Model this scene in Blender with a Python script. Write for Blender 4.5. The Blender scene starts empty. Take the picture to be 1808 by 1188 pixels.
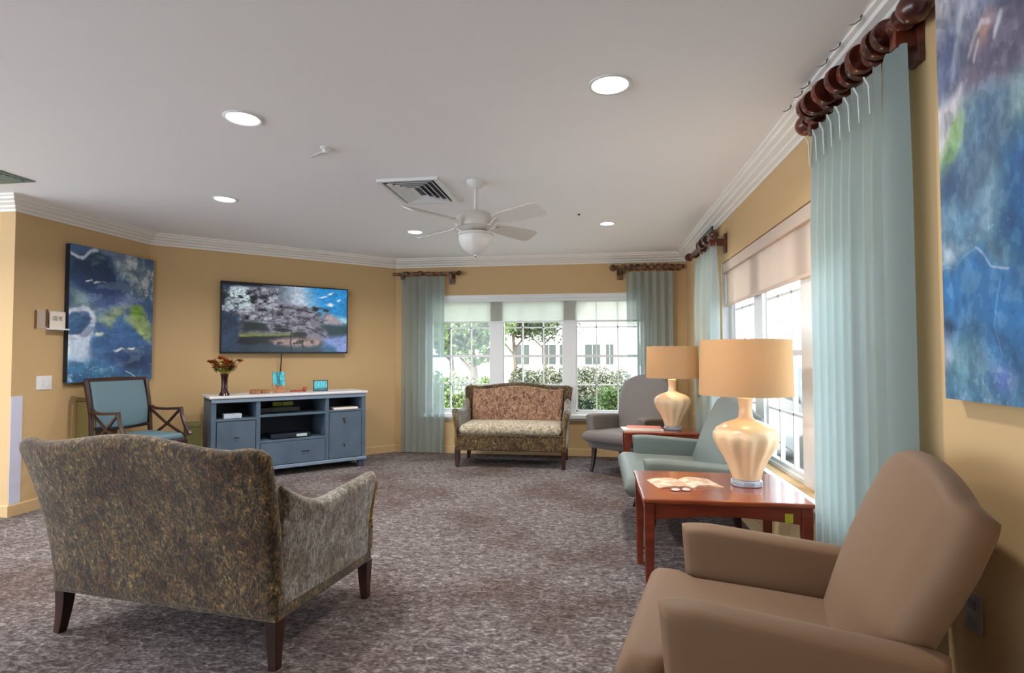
import bpy, bmesh, math, random
import numpy as np
from mathutils import Matrix, Vector
C = bpy.data.collections.new('scene'); bpy.context.scene.collection.children.link(C)
sc = bpy.context.scene
PI = math.pi
R = math.radians
random.seed(7)

# ------------------------------------------------------------------ camera
YAW, PITCH, ROLL, CAMH = .1455, .033, -.0016, 1.3667
cd = bpy.data.cameras.new('camera'); cam = bpy.data.objects.new('camera', cd); sc.collection.objects.link(cam)
cd.sensor_width = 36; cd.lens = 1000/1808*36; cd.clip_end = 300; cd.clip_start = .02
cy, sy = math.cos(YAW), math.sin(YAW)
fw = Vector((-sy*math.cos(PITCH), cy*math.cos(PITCH), math.sin(PITCH)))
r0 = Vector((cy, sy, 0)); u0 = r0.cross(fw)
rr = math.cos(ROLL)*r0+math.sin(ROLL)*u0; uu = -math.sin(ROLL)*r0+math.cos(ROLL)*u0
m = Matrix((( rr.x, uu.x, -fw.x, 0), (rr.y, uu.y, -fw.y, 0), (rr.z, uu.z, -fw.z, CAMH), (0, 0, 0, 1)))
cam.matrix_world = m
sc.camera = cam

# ------------------------------------------------------------------ world, sun, exposure
w = bpy.data.worlds.new('world'); sc.world = w; w.use_nodes = True
wn = w.node_tree.nodes; wl = w.node_tree.links; wn.clear()
wo = wn.new('ShaderNodeOutputWorld'); wb = wn.new('ShaderNodeBackground')
wb.inputs[0].default_value = (.80, .89, 1.0, 1); wb.inputs[1].default_value = 3.6
wl.new(wb.outputs[0], wo.inputs[0])
sd = bpy.data.lights.new('sun', 'SUN'); so = bpy.data.objects.new('sun', sd); sc.collection.objects.link(so)
sd.energy = 9.0; sd.angle = R(1.5); sd.color = (1, .95, .86)
so.rotation_euler = (R(50), 0, R(-28))
sc.view_settings.view_transform = 'Standard'; sc.view_settings.look = 'None'
sc.view_settings.gamma = 1; sc.view_settings.exposure = 0.70
DOWN_W = 17.0     # watts of each recessed downlight

# ------------------------------------------------------------------ materials
def lin(c):
    return tuple(((x/255)/12.92 if x/255 <= .04045 else ((x/255+.055)/1.055)**2.4) for x in c)+(1,)
MATS = {}
def mat(name, rgb, rough=.6, metal=0, noise=None, bump=None, spec=.5, sheen=0, emit=None, trans=0, coat=0):
    """noise=(rgb2, scale, detail, lo, hi[, stretch]); bump=(scale, strength, dist)"""
    if name in MATS: return MATS[name]
    M = bpy.data.materials.new(name); M.use_nodes = True; nt = M.node_tree; N = nt.nodes; L = nt.links
    b = N['Principled BSDF']; b.inputs['Base Color'].default_value = lin(rgb)
    b.inputs['Roughness'].default_value = rough; b.inputs['Metallic'].default_value = metal
    b.inputs['Specular IOR Level'].default_value = spec
    if sheen: b.inputs['Sheen Weight'].default_value = sheen; b.inputs['Sheen Roughness'].default_value = .5
    if coat: b.inputs['Coat Weight'].default_value = coat; b.inputs['Coat Roughness'].default_value = .08
    if trans: b.inputs['Transmission Weight'].default_value = trans
    if emit: b.inputs['Emission Color'].default_value = lin(emit[0]); b.inputs['Emission Strength'].default_value = emit[1]
    tc = N.new('ShaderNodeTexCoord')
    if noise:
        mp = N.new('ShaderNodeMapping'); L.new(tc.outputs['Object'], mp.inputs[0])
        if len(noise) > 5: mp.inputs['Scale'].default_value = noise[5]
        n = N.new('ShaderNodeTexNoise'); n.inputs['Scale'].default_value = noise[1]; n.inputs['Detail'].default_value = noise[2]
        L.new(mp.outputs[0], n.inputs[0])
        r = N.new('ShaderNodeValToRGB'); L.new(n.outputs[0], r.inputs[0])
        r.color_ramp.elements[0].position = noise[3]; r.color_ramp.elements[0].color = lin(rgb)
        r.color_ramp.elements[1].position = noise[4]; r.color_ramp.elements[1].color = lin(noise[0])
        L.new(r.outputs[0], b.inputs['Base Color'])
    if bump:
        n2 = N.new('ShaderNodeTexNoise'); n2.inputs['Scale'].default_value = bump[0]; n2.inputs['Detail'].default_value = 4
        L.new(tc.outputs['Object'], n2.inputs[0])
        bp = N.new('ShaderNodeBump'); bp.inputs['Strength'].default_value = bump[1]; bp.inputs['Distance'].default_value = bump[2]
        L.new(n2.outputs[0], bp.inputs['Height']); L.new(bp.outputs[0], b.inputs['Normal'])
    MATS[name] = M
    return M

def ramp_mat(name, stops, scale, detail, rough=.85, stretch=(1, 1, 1), bump=(.3, .01), second=None, distort=0, sheen=0, patch=None):
    """mottled material: noise through several colour stops, optional second, coarser noise mixed in"""
    M = bpy.data.materials.new(name); M.use_nodes = True; nt = M.node_tree; N = nt.nodes; L = nt.links
    b = N['Principled BSDF']; b.inputs['Roughness'].default_value = rough
    b.inputs['Specular IOR Level'].default_value = .3
    if sheen: b.inputs['Sheen Weight'].default_value = sheen
    tc = N.new('ShaderNodeTexCoord'); mp = N.new('ShaderNodeMapping'); mp.inputs['Scale'].default_value = stretch
    L.new(tc.outputs['Object'], mp.inputs[0])
    n = N.new('ShaderNodeTexNoise'); n.inputs['Scale'].default_value = scale; n.inputs['Detail'].default_value = detail
    n.inputs['Roughness'].default_value = .62; n.inputs['Distortion'].default_value = distort
    L.new(mp.outputs[0], n.inputs[0]); src = n.outputs[0]
    if second:
        n3 = N.new('ShaderNodeTexNoise'); n3.inputs['Scale'].default_value = second[0]; n3.inputs['Detail'].default_value = 3
        L.new(mp.outputs[0], n3.inputs[0])
        mx = N.new('ShaderNodeMix'); mx.data_type = 'FLOAT'; mx.inputs[0].default_value = second[1]
        L.new(src, mx.inputs[2]); L.new(n3.outputs[0], mx.inputs[3]); src = mx.outputs[0]
    r = N.new('ShaderNodeValToRGB'); L.new(src, r.inputs[0]); cr = r.color_ramp
    while len(cr.elements) < len(stops): cr.elements.new(.5)
    for e, (p, c) in zip(cr.elements, stops): e.position = p; e.color = lin(c)
    col = r.outputs[0]
    if patch:                       # large woven-in colour areas: (rgb, scale, lo, hi, amount)
        n4 = N.new('ShaderNodeTexNoise'); n4.inputs['Scale'].default_value = patch[1]; n4.inputs['Detail'].default_value = 2
        L.new(tc.outputs['Object'], n4.inputs[0])
        mr = N.new('ShaderNodeMapRange'); mr.inputs[1].default_value = patch[2]; mr.inputs[2].default_value = patch[3]; mr.inputs[4].default_value = patch[4]
        L.new(n4.outputs[0], mr.inputs[0])
        mc = N.new('ShaderNodeMix'); mc.data_type = 'RGBA'; mc.blend_type = 'MULTIPLY'; L.new(mr.outputs[0], mc.inputs[0])
        L.new(col, mc.inputs[6]); mc.inputs[7].default_value = lin(patch[0]); col = mc.outputs[2]
    L.new(col, b.inputs['Base Color'])
    bp = N.new('ShaderNodeBump'); bp.inputs['Strength'].default_value = bump[0]; bp.inputs['Distance'].default_value = bump[1]
    L.new(src, bp.inputs['Height']); L.new(bp.outputs[0], b.inputs['Normal'])
    MATS[name] = M
    return M

wall_m = mat('wall_paint', (200, 169, 124), .75, bump=(90, .05, .002), spec=.25)
wall_lit_m = mat('wall_paint_lit', (216, 180, 108), .75, bump=(90, .05, .002), spec=.25)  # wall paint with the brighter lit tone put into its colour
ceil_m = mat('ceiling_paint', (244, 245, 246), .9, bump=(120, .04, .002), spec=.1)
crown_m = mat('crown_paint', (232, 229, 222), .5)
white_m = mat('white_paint', (226, 228, 228), .4)
carpet_m = ramp_mat('carpet', [(.27, (36, 31, 33)), (.42, (78, 69, 68)), (.52, (112, 103, 102)), (.61, (152, 144, 144)), (.74, (206, 199, 198))], 19, 8, .95,
                    (1, 1.7, 1), (.8, .02), (46, .35), 1.0, patch=((176, 140, 118), 1.2, .45, .62, .6))
brocade_m = ramp_mat('brocade', [(.30, (16, 13, 12)), (.44, (50, 40, 28)), (.53, (92, 72, 40)), (.61, (134, 108, 66)), (.72, (204, 186, 150))], 40, 8, .8,
                     (1, 1, .62), (.7, .012), (110, .4), .9, sheen=.22, patch=((165, 120, 60), 5, .48, .62, .7))
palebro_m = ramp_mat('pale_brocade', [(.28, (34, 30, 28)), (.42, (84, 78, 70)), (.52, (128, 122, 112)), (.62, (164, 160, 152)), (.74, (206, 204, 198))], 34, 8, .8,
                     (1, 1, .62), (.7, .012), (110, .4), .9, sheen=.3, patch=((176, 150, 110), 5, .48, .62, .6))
rust_m = ramp_mat('rust_brocade', [(.34, (46, 34, 28)), (.44, (112, 82, 62)), (.54, (150, 116, 92)), (.68, (180, 150, 126))], 26, 6, .8,
                  (1, 1, .6), (.5, .01), (70, .3), 1.2)
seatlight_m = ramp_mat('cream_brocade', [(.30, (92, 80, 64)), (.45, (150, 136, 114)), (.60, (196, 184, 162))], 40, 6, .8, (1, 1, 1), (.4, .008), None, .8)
brown_m = mat('tan_upholstery', (116, 88, 63), .62, bump=(350, .08, .001), spec=.35, sheen=.1)
grey_m = mat('grey_upholstery', (112, 106, 103), .7, bump=(350, .08, .001), spec=.3)
teal_m = mat('sage_upholstery', (104, 113, 107), .5, bump=(350, .06, .001), spec=.45)
darkwood_m = mat('dark_wood', (40, 20, 14), .35, noise=((66, 32, 20), 8, 4, .4, .7, (1, 1, .2)), spec=.5)
bronze_m = mat('bronze_wood', (92, 66, 30), .5, noise=((160, 128, 50), 60, 4, .45, .7))
cherry_m = mat('cherry_wood', (118, 48, 24), .22, noise=((158, 80, 42), 7, 6, .35, .7, (.35, 3, 1)), spec=.6, coat=.45)
cherryd_m = mat('cherry_wood_apron', (98, 34, 18), .35, noise=((128, 52, 28), 7, 6, .35, .7, (.4, 1, 3)), spec=.5)
rod_m = mat('rod_wood', (58, 18, 12), .28, noise=((112, 48, 30), 14, 5, .4, .7, (1, 1, 1)), spec=.6, coat=.3)
rodd_m = mat('rod_wood_aged', (52, 30, 18), .4, noise=((142, 98, 66), 20, 5, .4, .68), spec=.5)
bluegrey_m = mat('slate_blue_paint', (74, 90, 106), .5, noise=((84, 102, 118), 5, 4, .3, .7), spec=.4)
consoletop_m = mat('console_top_paint', (206, 206, 210), .35)
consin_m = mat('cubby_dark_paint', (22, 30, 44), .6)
blueuph_m = mat('blue_upholstery', (84, 110, 120), .6, bump=(300, .06, .001))
black_m = mat('black_plastic', (12, 12, 14), .35)
chrome_m = mat('chrome', (200, 200, 205), .15, metal=1)
ceramic_m = mat('cream_ceramic', (226, 194, 152), .28, spec=.5)
fanw_m = mat('fan_white', (214, 210, 204), .4)
fangl_m = mat('frosted_glass', (226, 224, 220), .3)
seg_m = mat('beige_shade_cloth', (204, 184, 168), .8)
crystal_m = mat('crystal', (205, 214, 226), .02, trans=.55, coat=1)
paper_m = mat('paper', (232, 220, 208), .6)
tint_m = mat('tan_paper', (190, 150, 118), .5, noise=((222, 198, 172), 18, 3, .45, .6))
pink_m = mat('pink_print', (196, 110, 92), .5)

def thin_mat(name, rgb, tr, transl, rough=.8, tint=(255, 255, 255)):
    M = bpy.data.materials.new(name); M.use_nodes = True; nt = M.node_tree; N = nt.nodes; L = nt.links; N.clear()
    o = N.new('ShaderNodeOutputMaterial'); d = N.new('ShaderNodeBsdfDiffuse'); t = N.new('ShaderNodeBsdfTranslucent'); p = N.new('ShaderNodeBsdfTransparent')
    d.inputs[0].default_value = lin(rgb); t.inputs[0].default_value = lin(rgb); p.inputs[0].default_value = lin(tint)
    a = N.new('ShaderNodeMixShader'); a.inputs[0].default_value = transl; L.new(d.outputs[0], a.inputs[1]); L.new(t.outputs[0], a.inputs[2])
    b = N.new('ShaderNodeMixShader'); b.inputs[0].default_value = tr; L.new(a.outputs[0], b.inputs[1]); L.new(p.outputs[0], b.inputs[2])
    L.new(b.outputs[0], o.inputs[0]); MATS[name] = M
    return M
curtain_m = thin_mat('sheer_teal_fabric', (182, 196, 194), .22, .5)
curtainr_m = thin_mat('dense_teal_fabric', (146, 162, 160), .05, .35)
shadecloth_m = thin_mat('roller_shade_cloth', (214, 216, 206), .30, .5)
shader_m = thin_mat('beige_roller_cloth', (222, 206, 192), .04, .35)
lampsh_m = thin_mat('lamp_shade_linen', (206, 172, 130), .0, .35)
clear_m = thin_mat('clear_acrylic', (230, 225, 225), .75, .0)

def glass_mat():
    M = bpy.data.materials.new('window_glass'); M.use_nodes = True; N = M.node_tree.nodes; L = M.node_tree.links; N.clear()
    o = N.new('ShaderNodeOutputMaterial'); t = N.new('ShaderNodeBsdfTransparent'); g = N.new('ShaderNodeBsdfGlossy'); g.inputs['Roughness'].default_value = .02
    t.inputs[0].default_value = (.95, .97, .97, 1)
    mx = N.new('ShaderNodeMixShader'); mx.inputs[0].default_value = .04; L.new(t.outputs[0], mx.inputs[1]); L.new(g.outputs[0], mx.inputs[2])
    L.new(mx.outputs[0], o.inputs[0]); return M
glass_m = glass_mat()

def emis(name, rgb, s):
    M = bpy.data.materials.new(name); M.use_nodes = True; N = M.node_tree.nodes; N.clear()
    o = N.new('ShaderNodeOutputMaterial'); e = N.new('ShaderNodeEmission'); e.inputs[0].default_value = lin(rgb); e.inputs[1].default_value = s
    M.node_tree.links.new(e.outputs[0], o.inputs[0]); return M
downl_m = emis('downlight_glow', (255, 250, 240), 9)

def vcol_mat(name, emission=0, rough=.6):
    M = bpy.data.materials.new(name); M.use_nodes = True; N = M.node_tree.nodes; L = M.node_tree.links
    b = N['Principled BSDF']; a = N.new('ShaderNodeAttribute'); a.attribute_name = 'pigment'
    b.inputs['Roughness'].default_value = rough
    if emission:
        b.inputs['Base Color'].default_value = (.01, .01, .012, 1); b.inputs['Roughness'].default_value = .25
        L.new(a.outputs[0], b.inputs['Emission Color']); b.inputs['Emission Strength'].default_value = emission
    else:
        L.new(a.outputs[0], b.inputs['Base Color'])
    return M

# ------------------------------------------------------------------ geometry helpers
class MB:
    def __init__(s): s.v = []; s.f = []
    def add(s, vs, fs, M=None):
        n = len(s.v)
        s.v += [tuple(M @ Vector(p)) if M is not None else tuple(p) for p in vs]
        s.f += [tuple(i+n for i in f) for f in fs]
    def box(s, x0, x1, y0, y1, z0, z1, M=None):
        vs = [(x, y, z) for z in (z0, z1) for y in (y0, y1) for x in (x0, x1)]
        s.add(vs, [(0, 2, 3, 1), (4, 5, 7, 6), (0, 1, 5, 4), (2, 6, 7, 3), (0, 4, 6, 2), (1, 3, 7, 5)], M)
    def lathe(s, prof, n=32, M=None, rib=None):
        vs = []; fs = []
        for k, (r, z) in enumerate(prof):
            for i in range(n):
                a = 2*PI*i/n; q = r*(1+(rib(a, z) if rib else 0))
                vs.append((q*math.cos(a), q*math.sin(a), z))
        for k in range(len(prof)-1):
            for i in range(n):
                j = (i+1) % n; fs.append((k*n+i, k*n+j, (k+1)*n+j, (k+1)*n+i))
        if prof[0][0] > 1e-5: fs.append(tuple(reversed(range(n))))
        if prof[-1][0] > 1e-5: fs.append(tuple((len(prof)-1)*n+i for i in range(n)))
        s.add(vs, fs, M)
    def tube(s, pts, rad, n=10, M=None, sq=False):
        """sweep along pts; rad a number or list of (a,b) half sizes"""
        P = [Vector(p) for p in pts]; rings = []
        N = len(P); nn = 4 if sq else n
        up0 = Vector((0, 0, 1)) if abs((P[1]-P[0]).normalized().z) < .95 else Vector((1, 0, 0))
        for i, p in enumerate(P):
            t = (P[min(i+1, N-1)]-P[max(i-1, 0)]).normalized()
            a = t.cross(up0).normalized(); b = a.cross(t).normalized()
            rd = rad[i] if isinstance(rad, (list, tuple)) else rad
            ra, rb = rd if isinstance(rd, (list, tuple)) else (rd, rd)
            if sq: rings.append([p+a*sx*ra+b*sz*rb for sx, sz in ((-1, -1), (1, -1), (1, 1), (-1, 1))])
            else: rings.append([p+a*ra*math.cos(2*PI*k/n)+b*rb*math.sin(2*PI*k/n) for k in range(n)])
        vs = [q for r in rings for q in r]; fs = []
        for i in range(N-1):
            for k in range(nn):
                j = (k+1) % nn; fs.append((i*nn+k, (i+1)*nn+k, (i+1)*nn+j, i*nn+j))
        fs.append(tuple(range(nn))); fs.append(tuple(reversed([(N-1)*nn+k for k in range(nn)])))
        s.add(vs, fs, M)
    def prism(s, poly, z0, z1, M=None):
        n = len(poly)
        vs = [(x, y, z0) for x, y in poly]+[(x, y, z1) for x, y in poly]
        fs = [tuple(reversed(range(n))), tuple(range(n, 2*n))]+[(i, (i+1) % n, n+(i+1) % n, n+i) for i in range(n)]
        s.add(vs, fs, M)
    def build(s, name, m, parent=None, smooth=False, bevel=0, seg=2):
        me = bpy.data.meshes.new(name); me.from_pydata(s.v, [], s.f); me.update()
        bm = bmesh.new(); bm.from_mesh(me); bmesh.ops.recalc_face_normals(bm, faces=bm.faces); bm.to_mesh(me); bm.free()
        me.materials.append(m)
        o = bpy.data.objects.new(name, me); C.objects.link(o)
        if parent: o.parent = parent
        if smooth:
            for p in me.polygons: p.use_smooth = True
            md = None
            try: me.set_sharp_from_angle(angle=R(50))
            except Exception: pass
        if bevel:
            md = o.modifiers.new('bevel', 'BEVEL'); md.width = bevel; md.segments = seg; md.limit_method = 'ANGLE'
            for p in me.polygons: p.use_smooth = True
            wn_ = o.modifiers.new('wn', 'WEIGHTED_NORMAL')
        return o

def box(name, m, x0, x1, y0, y1, z0, z1, parent=None, bevel=0, M=None):
    b = MB(); b.box(x0, x1, y0, y1, z0, z1, M); return b.build(name, m, parent, bevel=bevel)

def tag(o, label=None, cat=None, group=None, kind=None):
    if label: o['label'] = label
    if cat: o['category'] = cat
    if group: o['group'] = group
    if kind: o['kind'] = kind
    return o
def thing(name, loc=(0, 0, 0), rz=0, label=None, cat=None, group=None, kind=None):
    o = bpy.data.objects.new(name, None); C.objects.link(o); o.location = loc; o.rotation_euler = (0, 0, rz); o.empty_display_size = .1
    return tag(o, label, cat, group, kind)
def copy_tree(o, parent=None):
    c = o.copy(); C.objects.link(c); c.parent = parent
    for ch in list(o.children):
        if ch is not c: copy_tree(ch, c)
    return c

def steps(L, r, n):
    r = min(r, L*.49); a = [r*(1-math.cos(k*PI/2/5)) for k in range(6)]
    mid = [r+(L-2*r)*k/n for k in range(1, n)]
    return [x/L for x in a+mid]+[1-x/L for x in reversed(a)]
def pad(name, P, Lu, Lv, T, m, parent, nu=14, nv=14, rr=None, flip=False):
    """closed upholstered slab about the mid surface P(u,v); T half thickness (number or function); edges rounded"""
    Tf = T if callable(T) else (lambda u, v: T)
    r = rr or Tf(.5, .5)
    us = steps(Lu, r, nu); vs_ = steps(Lv, r, nv)
    A = []; B = []
    for v in vs_:
        ra = []; rb = []
        for u in us:
            p = Vector(P(u, v)); e = 1e-3
            du = Vector(P(min(u+e, 1), v))-Vector(P(max(u-e, 0), v)); dv = Vector(P(u, min(v+e, 1)))-Vector(P(u, max(v-e, 0)))
            n = du.cross(dv).normalized()
            a = min(min(u, 1-u)*Lu/r, 1); b = min(min(v, 1-v)*Lv/r, 1)
            k = math.sqrt(max(0, 1-(1-a)**2))*math.sqrt(max(0, 1-(1-b)**2)); t = Tf(u, v)*k
            ra.append(p+n*t); rb.append(p-n*t)
        A.append(ra); B.append(rb)
    nu_, nv_ = len(us), len(vs_); mb = MB()
    V = [q for row in A for q in row]+[q for row in B for q in row]; o = nu_*nv_; F = []
    for j in range(nv_-1):
        for i in range(nu_-1):
            a = j*nu_+i; F.append((a, a+1, a+nu_+1, a+nu_)); F.append((o+a, o+a+nu_, o+a+nu_+1, o+a+1))
    mb.add(V, F)
    ob = mb.build(name, m, parent)
    me = ob.data; bm = bmesh.new(); bm.from_mesh(me); bmesh.ops.remove_doubles(bm, verts=bm.verts, dist=1e-5); bmesh.ops.recalc_face_normals(bm, faces=bm.faces); bm.to_mesh(me); bm.free()
    for p in me.polygons: p.use_smooth = True
    return ob

# numpy value noise for the pictures
def vnoise(x, y, seed):
    xi = np.floor(x).astype(np.int64); yi = np.floor(y).astype(np.int64); xf = x-xi; yf = y-yi
    def hsh(a, b):
        n = (a*374761393+b*668265263+seed*974711) & 0xffffffff
        n = ((n ^ (n >> 13))*1274126177) & 0xffffffff
        return ((n ^ (n >> 16)) & 0xffff)/65535.
    sx = xf*xf*(3-2*xf); s2 = yf*yf*(3-2*yf)
    return (hsh(xi, yi)*(1-sx)+hsh(xi+1, yi)*sx)*(1-s2)+(hsh(xi, yi+1)*(1-sx)+hsh(xi+1, yi+1)*sx)*s2
def fbm(x, y, seed, o=5):
    s = 0; a = .5
    for k in range(o): s = s+a*vnoise(x*2**k, y*2**k, seed+k*17); a *= .5
    return s
def picture(name, m, nx, ny, fn, to3d, parent):
    """a surface of nx*ny points; fn gives the pigment of every point, to3d its place"""
    U, V = np.meshgrid(np.linspace(0, 1, nx), np.linspace(0, 1, ny))
    rgb = np.clip(fn(U, V), 0, 255)/255; l = np.where(rgb <= .04045, rgb/12.92, ((rgb+.055)/1.055)**2.4)
    P = to3d(U, V).reshape(-1, 3)
    me = bpy.data.meshes.new(name)
    i, j = np.meshgrid(np.arange(nx-1), np.arange(ny-1)); a = (j*nx+i).ravel(); q = np.stack([a, a+1, a+nx+1, a+nx], 1)
    me.vertices.add(len(P)); me.vertices.foreach_set('co', P.ravel())
    me.loops.add(q.size); me.loops.foreach_set('vertex_index', q.ravel())
    me.polygons.add(len(q)); me.polygons.foreach_set('loop_start', np.arange(0, q.size, 4)); me.polygons.foreach_set('loop_total', np.full(len(q), 4))
    me.update(calc_edges=True); me.validate()
    at = me.color_attributes.new('pigment', 'FLOAT_COLOR', 'POINT')
    cc = np.concatenate([l.reshape(-1, 3), np.ones((len(P), 1))], 1); at.data.foreach_set('color', cc.ravel())
    me.materials.append(m)
    o = bpy.data.objects.new(name, me); C.objects.link(o); o.parent = parent
    return o
class Art:
    def __init__(s, U, V, asp, warp=.05, seed=1):
        s.U0, s.V0 = U, V; s.asp = asp
        s.U = U+(fbm(U*5*asp, V*5, seed)-.48)*warp*2+(fbm(U*22*asp, V*22, seed+90)-.48)*warp*.6
        s.V = V+(fbm(U*5*asp, V*5, seed+50)-.48)*warp*2+(fbm(U*22*asp, V*22, seed+130)-.48)*warp*.6
        s.img = np.zeros(U.shape+(3,)); s.seed = seed
    def put(s, k, c):
        k = np.clip(k, 0, 1)[..., None]; s.img = s.img*(1-k)+np.array(c, float)*k
    def ell(s, u, v, a, b, c, soft=.3, rot=0, op=1):
        du = (s.U-u)*s.asp; dv = s.V-v; cr, sr = math.cos(R(rot)), math.sin(R(rot))
        x = (du*cr+dv*sr)/(a*s.asp); y = (-du*sr+dv*cr)/b
        s.put(op*np.clip((1+soft-np.sqrt(x*x+y*y))/(2*soft), 0, 1), c)
    def poly(s, pts, c, soft=.02, op=1):
        d = np.full(s.U.shape, -1e9); inside = np.zeros(s.U.shape, bool); dist = np.full(s.U.shape, 1e9)
        n = len(pts)
        for i in range(n):
            (x1, y1), (x2, y2) = pts[i], pts[(i+1) % n]
            dx, dy = x2-x1, y2-y1; t = np.clip(((s.U-x1)*dx+(s.V-y1)*dy)/(dx*dx+dy*dy+1e-9), 0, 1)
            dist = np.minimum(dist, np.hypot((s.U-x1-t*dx)*s.asp, s.V-y1-t*dy))
            if y1 != y2: inside ^= ((y1 > s.V) != (y2 > s.V)) & (s.U < dx*(s.V-y1)/dy+x1)
        sd_ = np.where(inside, dist, -dist)
        s.put(op*np.clip(sd_/soft*.5+.5, 0, 1), c)
    def line(s, pts, wd, c, op=1):
        dist = np.full(s.U.shape, 1e9)
        for (x1, y1), (x2, y2) in zip(pts, pts[1:]):
            dx, dy = x2-x1, y2-y1; t = np.clip(((s.U-x1)*dx+(s.V-y1)*dy)/(dx*dx+dy*dy+1e-9), 0, 1)
            dist = np.minimum(dist, np.hypot((s.U-x1-t*dx)*s.asp, s.V-y1-t*dy))
        s.put(op*np.clip(1.5-dist/wd, 0, 1), c)
    def tex(s, sx, sy, amt, seed, o=5):
        n = fbm(s.U*sx*s.asp, s.V*sy, seed, o)-.48; s.img = s.img*(1+amt*n[..., None])

# ================================================================== ROOM SHELL
XR, XL, YB, CX, YC, ZC = 1.21, -4.941, 7.78, -2.824, 4.18, 2.735
YK = YB-(CX-XL)            # corner of the left wall and the slanted wall
def S(o, name=None): o['kind'] = 'structure'; return o
S(box('floor', carpet_m, -9, XR+.15, -3.5, YB+.15, -.1, 0))
S(box('ceiling', ceil_m, -9, XR+.3, -3.5, YB+.3, ZC, ZC+.2))
# right wall with its window opening
RY0, RY1, ZS, ZH = 2.62, 5.66, .56, 2.24
b = MB(); t = .15
b.box(XR, XR+t, -3.5, RY0, 0, ZC); b.box(XR, XR+t, RY1, YB+t, 0, ZC); b.box(XR, XR+t, RY0, RY1, 0, ZS); b.box(XR, XR+t, RY0, RY1, ZH, ZC)
S(b.build('wall_right', wall_m))
BX0, BX1 = -2.40, .66
b = MB()
b.box(CX-.1, BX0, YB, YB+t, 0, ZC); b.box(BX1, XR, YB, YB+t, 0, ZC); b.box(BX0, BX1, YB, YB+t, 0, ZS-.03); b.box(BX0, BX1, YB, YB+t, 2.19, ZC)
S(b.build('wall_back', wall_m))
# slanted wall at 45 degrees
L45 = (CX-XL)*math.sqrt(2)
M45 = Matrix.Translation((CX, YB, 0)) @ Matrix.Rotation(R(225), 4, 'Z')     # +x runs from the back corner to the left corner, +y is into the room? see below
b = MB(); b.box(0, L45, -t, 0, 0, ZC, M45); S(b.build('wall_slanted', wall_m))
b = MB(); b.prism([(XL-t, YC), (XL, YC), (XL, YK), (XL-t, YK+.06)], 0, ZC); S(b.build('wall_left', wall_m))
S(box('wall_rear_light_block', wall_m, -3.4, XR+t, -3.5, -3.4, 0, ZC))  # unseen part wall, added to hold back light from the rear right
S(box('wall_far_left', wall_lit_m, -9, XL-t, YC, YC+t, 0, ZC))

# crown moulding swept along the wall tops
def sweep_profile(name, m, path, prof, zt):
    """path: list of (x,y) with the room on the left of travel; prof: (offset into room, drop)"""
    n = len(path); nor = []
    for i in range(n):
        ds = []
        if i > 0: ds.append((Vector(path[i])-Vector(path[i-1])).normalized())
        if i < n-1: ds.append((Vector(path[i+1])-Vector(path[i])).normalized())
        ns = [Vector((-d.y, d.x)) for d in ds]
        a = sum(ns, Vector((0, 0))).normalized(); nor.append(a/max(.3, a.dot(ns[0])))
    V = []; F = []; k = len(prof)
    for p, nn in zip(path, nor):
        for o_, d_ in prof: V.append((p[0]+nn.x*o_, p[1]+nn.y*o_, zt-d_))
    for i in range(n-1):
        for j in range(k):
            q = (j+1) % k; F.append((i*k+j, i*k+q, (i+1)*k+q, (i+1)*k+j))
    F.append(tuple(range(k))); F.append(tuple(reversed([(n-1)*k+j for j in range(k)])))
    mb = MB(); mb.add(V, F); return mb.build(name, m)
cp = [(0, 0), (.135, 0), (.135, .014), (.118, .022), (.112, .038), (.085, .05), (.078, .062), (.045, .078), (.04, .092), (.014, .104), (.014, .122), (0, .122)]
path = [(XR, -3.5), (XR, YB), (CX, YB), (XL, YK), (XL, YC), (-9, YC)]
S(sweep_profile('trim_1', crown_m, path, cp, ZC))
bp = [(0, 0), (.012, .005), (.014, .1), (0, .1)]
S(sweep_profile('baseboard_back', wall_m, path, [(0, 0), (.010, 0), (.016, .01), (.016, .10), (0, .10)], .10))

# ------------------------------------------------------------------ windows
def window(idx, M, units, z0, z1, cols, rows, parent_label):
    """local: x along the wall, y outwards, z up; units = list of (x0,x1)"""
    root = thing('window_%d' % idx, (0, 0, 0), 0, kind='structure')
    X0, X1 = units[0][0]-.06, units[-1][1]+.06
    f = MB(); f.box(X0-.05, X1+.05, 0, .08, z0-.05, z0+.03, M); f.box(X0-.05, X1+.05, 0, .08, z1-.04, z1+.05, M)
    f.box(X0-.05, X0+.05, .0, .079, z0, z1, M); f.box(X1-.05, X1+.05, 0, .079, z0, z1, M)
    for (a, b_), (c, d) in zip(units, units[1:]): f.box(b_-.012, c+.012, -.01, .081, z0, z1, M)
    f.build('window_frame', white_m, root, bevel=.004)
    for a, b_ in units:
        s_ = MB(); g = MB()
        s_.box(a, b_, .02, .06, z0, z0+.055, M); s_.box(a, b_, .02, .06, z1-.05, z1, M)
        s_.box(a, a+.03, .02, .06, z0, z1, M); s_.box(b_-.03, b_, .02, .06, z0, z1, M)
        zm = (z0+z1)/2; s_.box(a, b_, .015, .062, zm-.018, zm+.018, M)
        for k in range(1, cols):
            x = a+(b_-a)*k/cols; s_.box(x-.009, x+.009, .025, .055, z0, z1, M)
        for k in range(1, rows):
            if k*2 == rows: continue
            z = z0+(z1-z0)*k/rows; s_.box(a, b_, .025, .055, z-.009, z+.009, M)
        so_ = s_.build('sash', white_m, root); g.box(a+.01, b_-.01, .038, .042, z0+.01, z1-.01, M); g.build('pane', glass_m, so_)
    return root
MB1 = Matrix.Translation((0, YB+.05, 0))
w1 = window(1, MB1, [(-2.33, -1.44), (-1.29, -.42), (-.27, .60)], ZS, 2.15, 3, 4, '')
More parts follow.
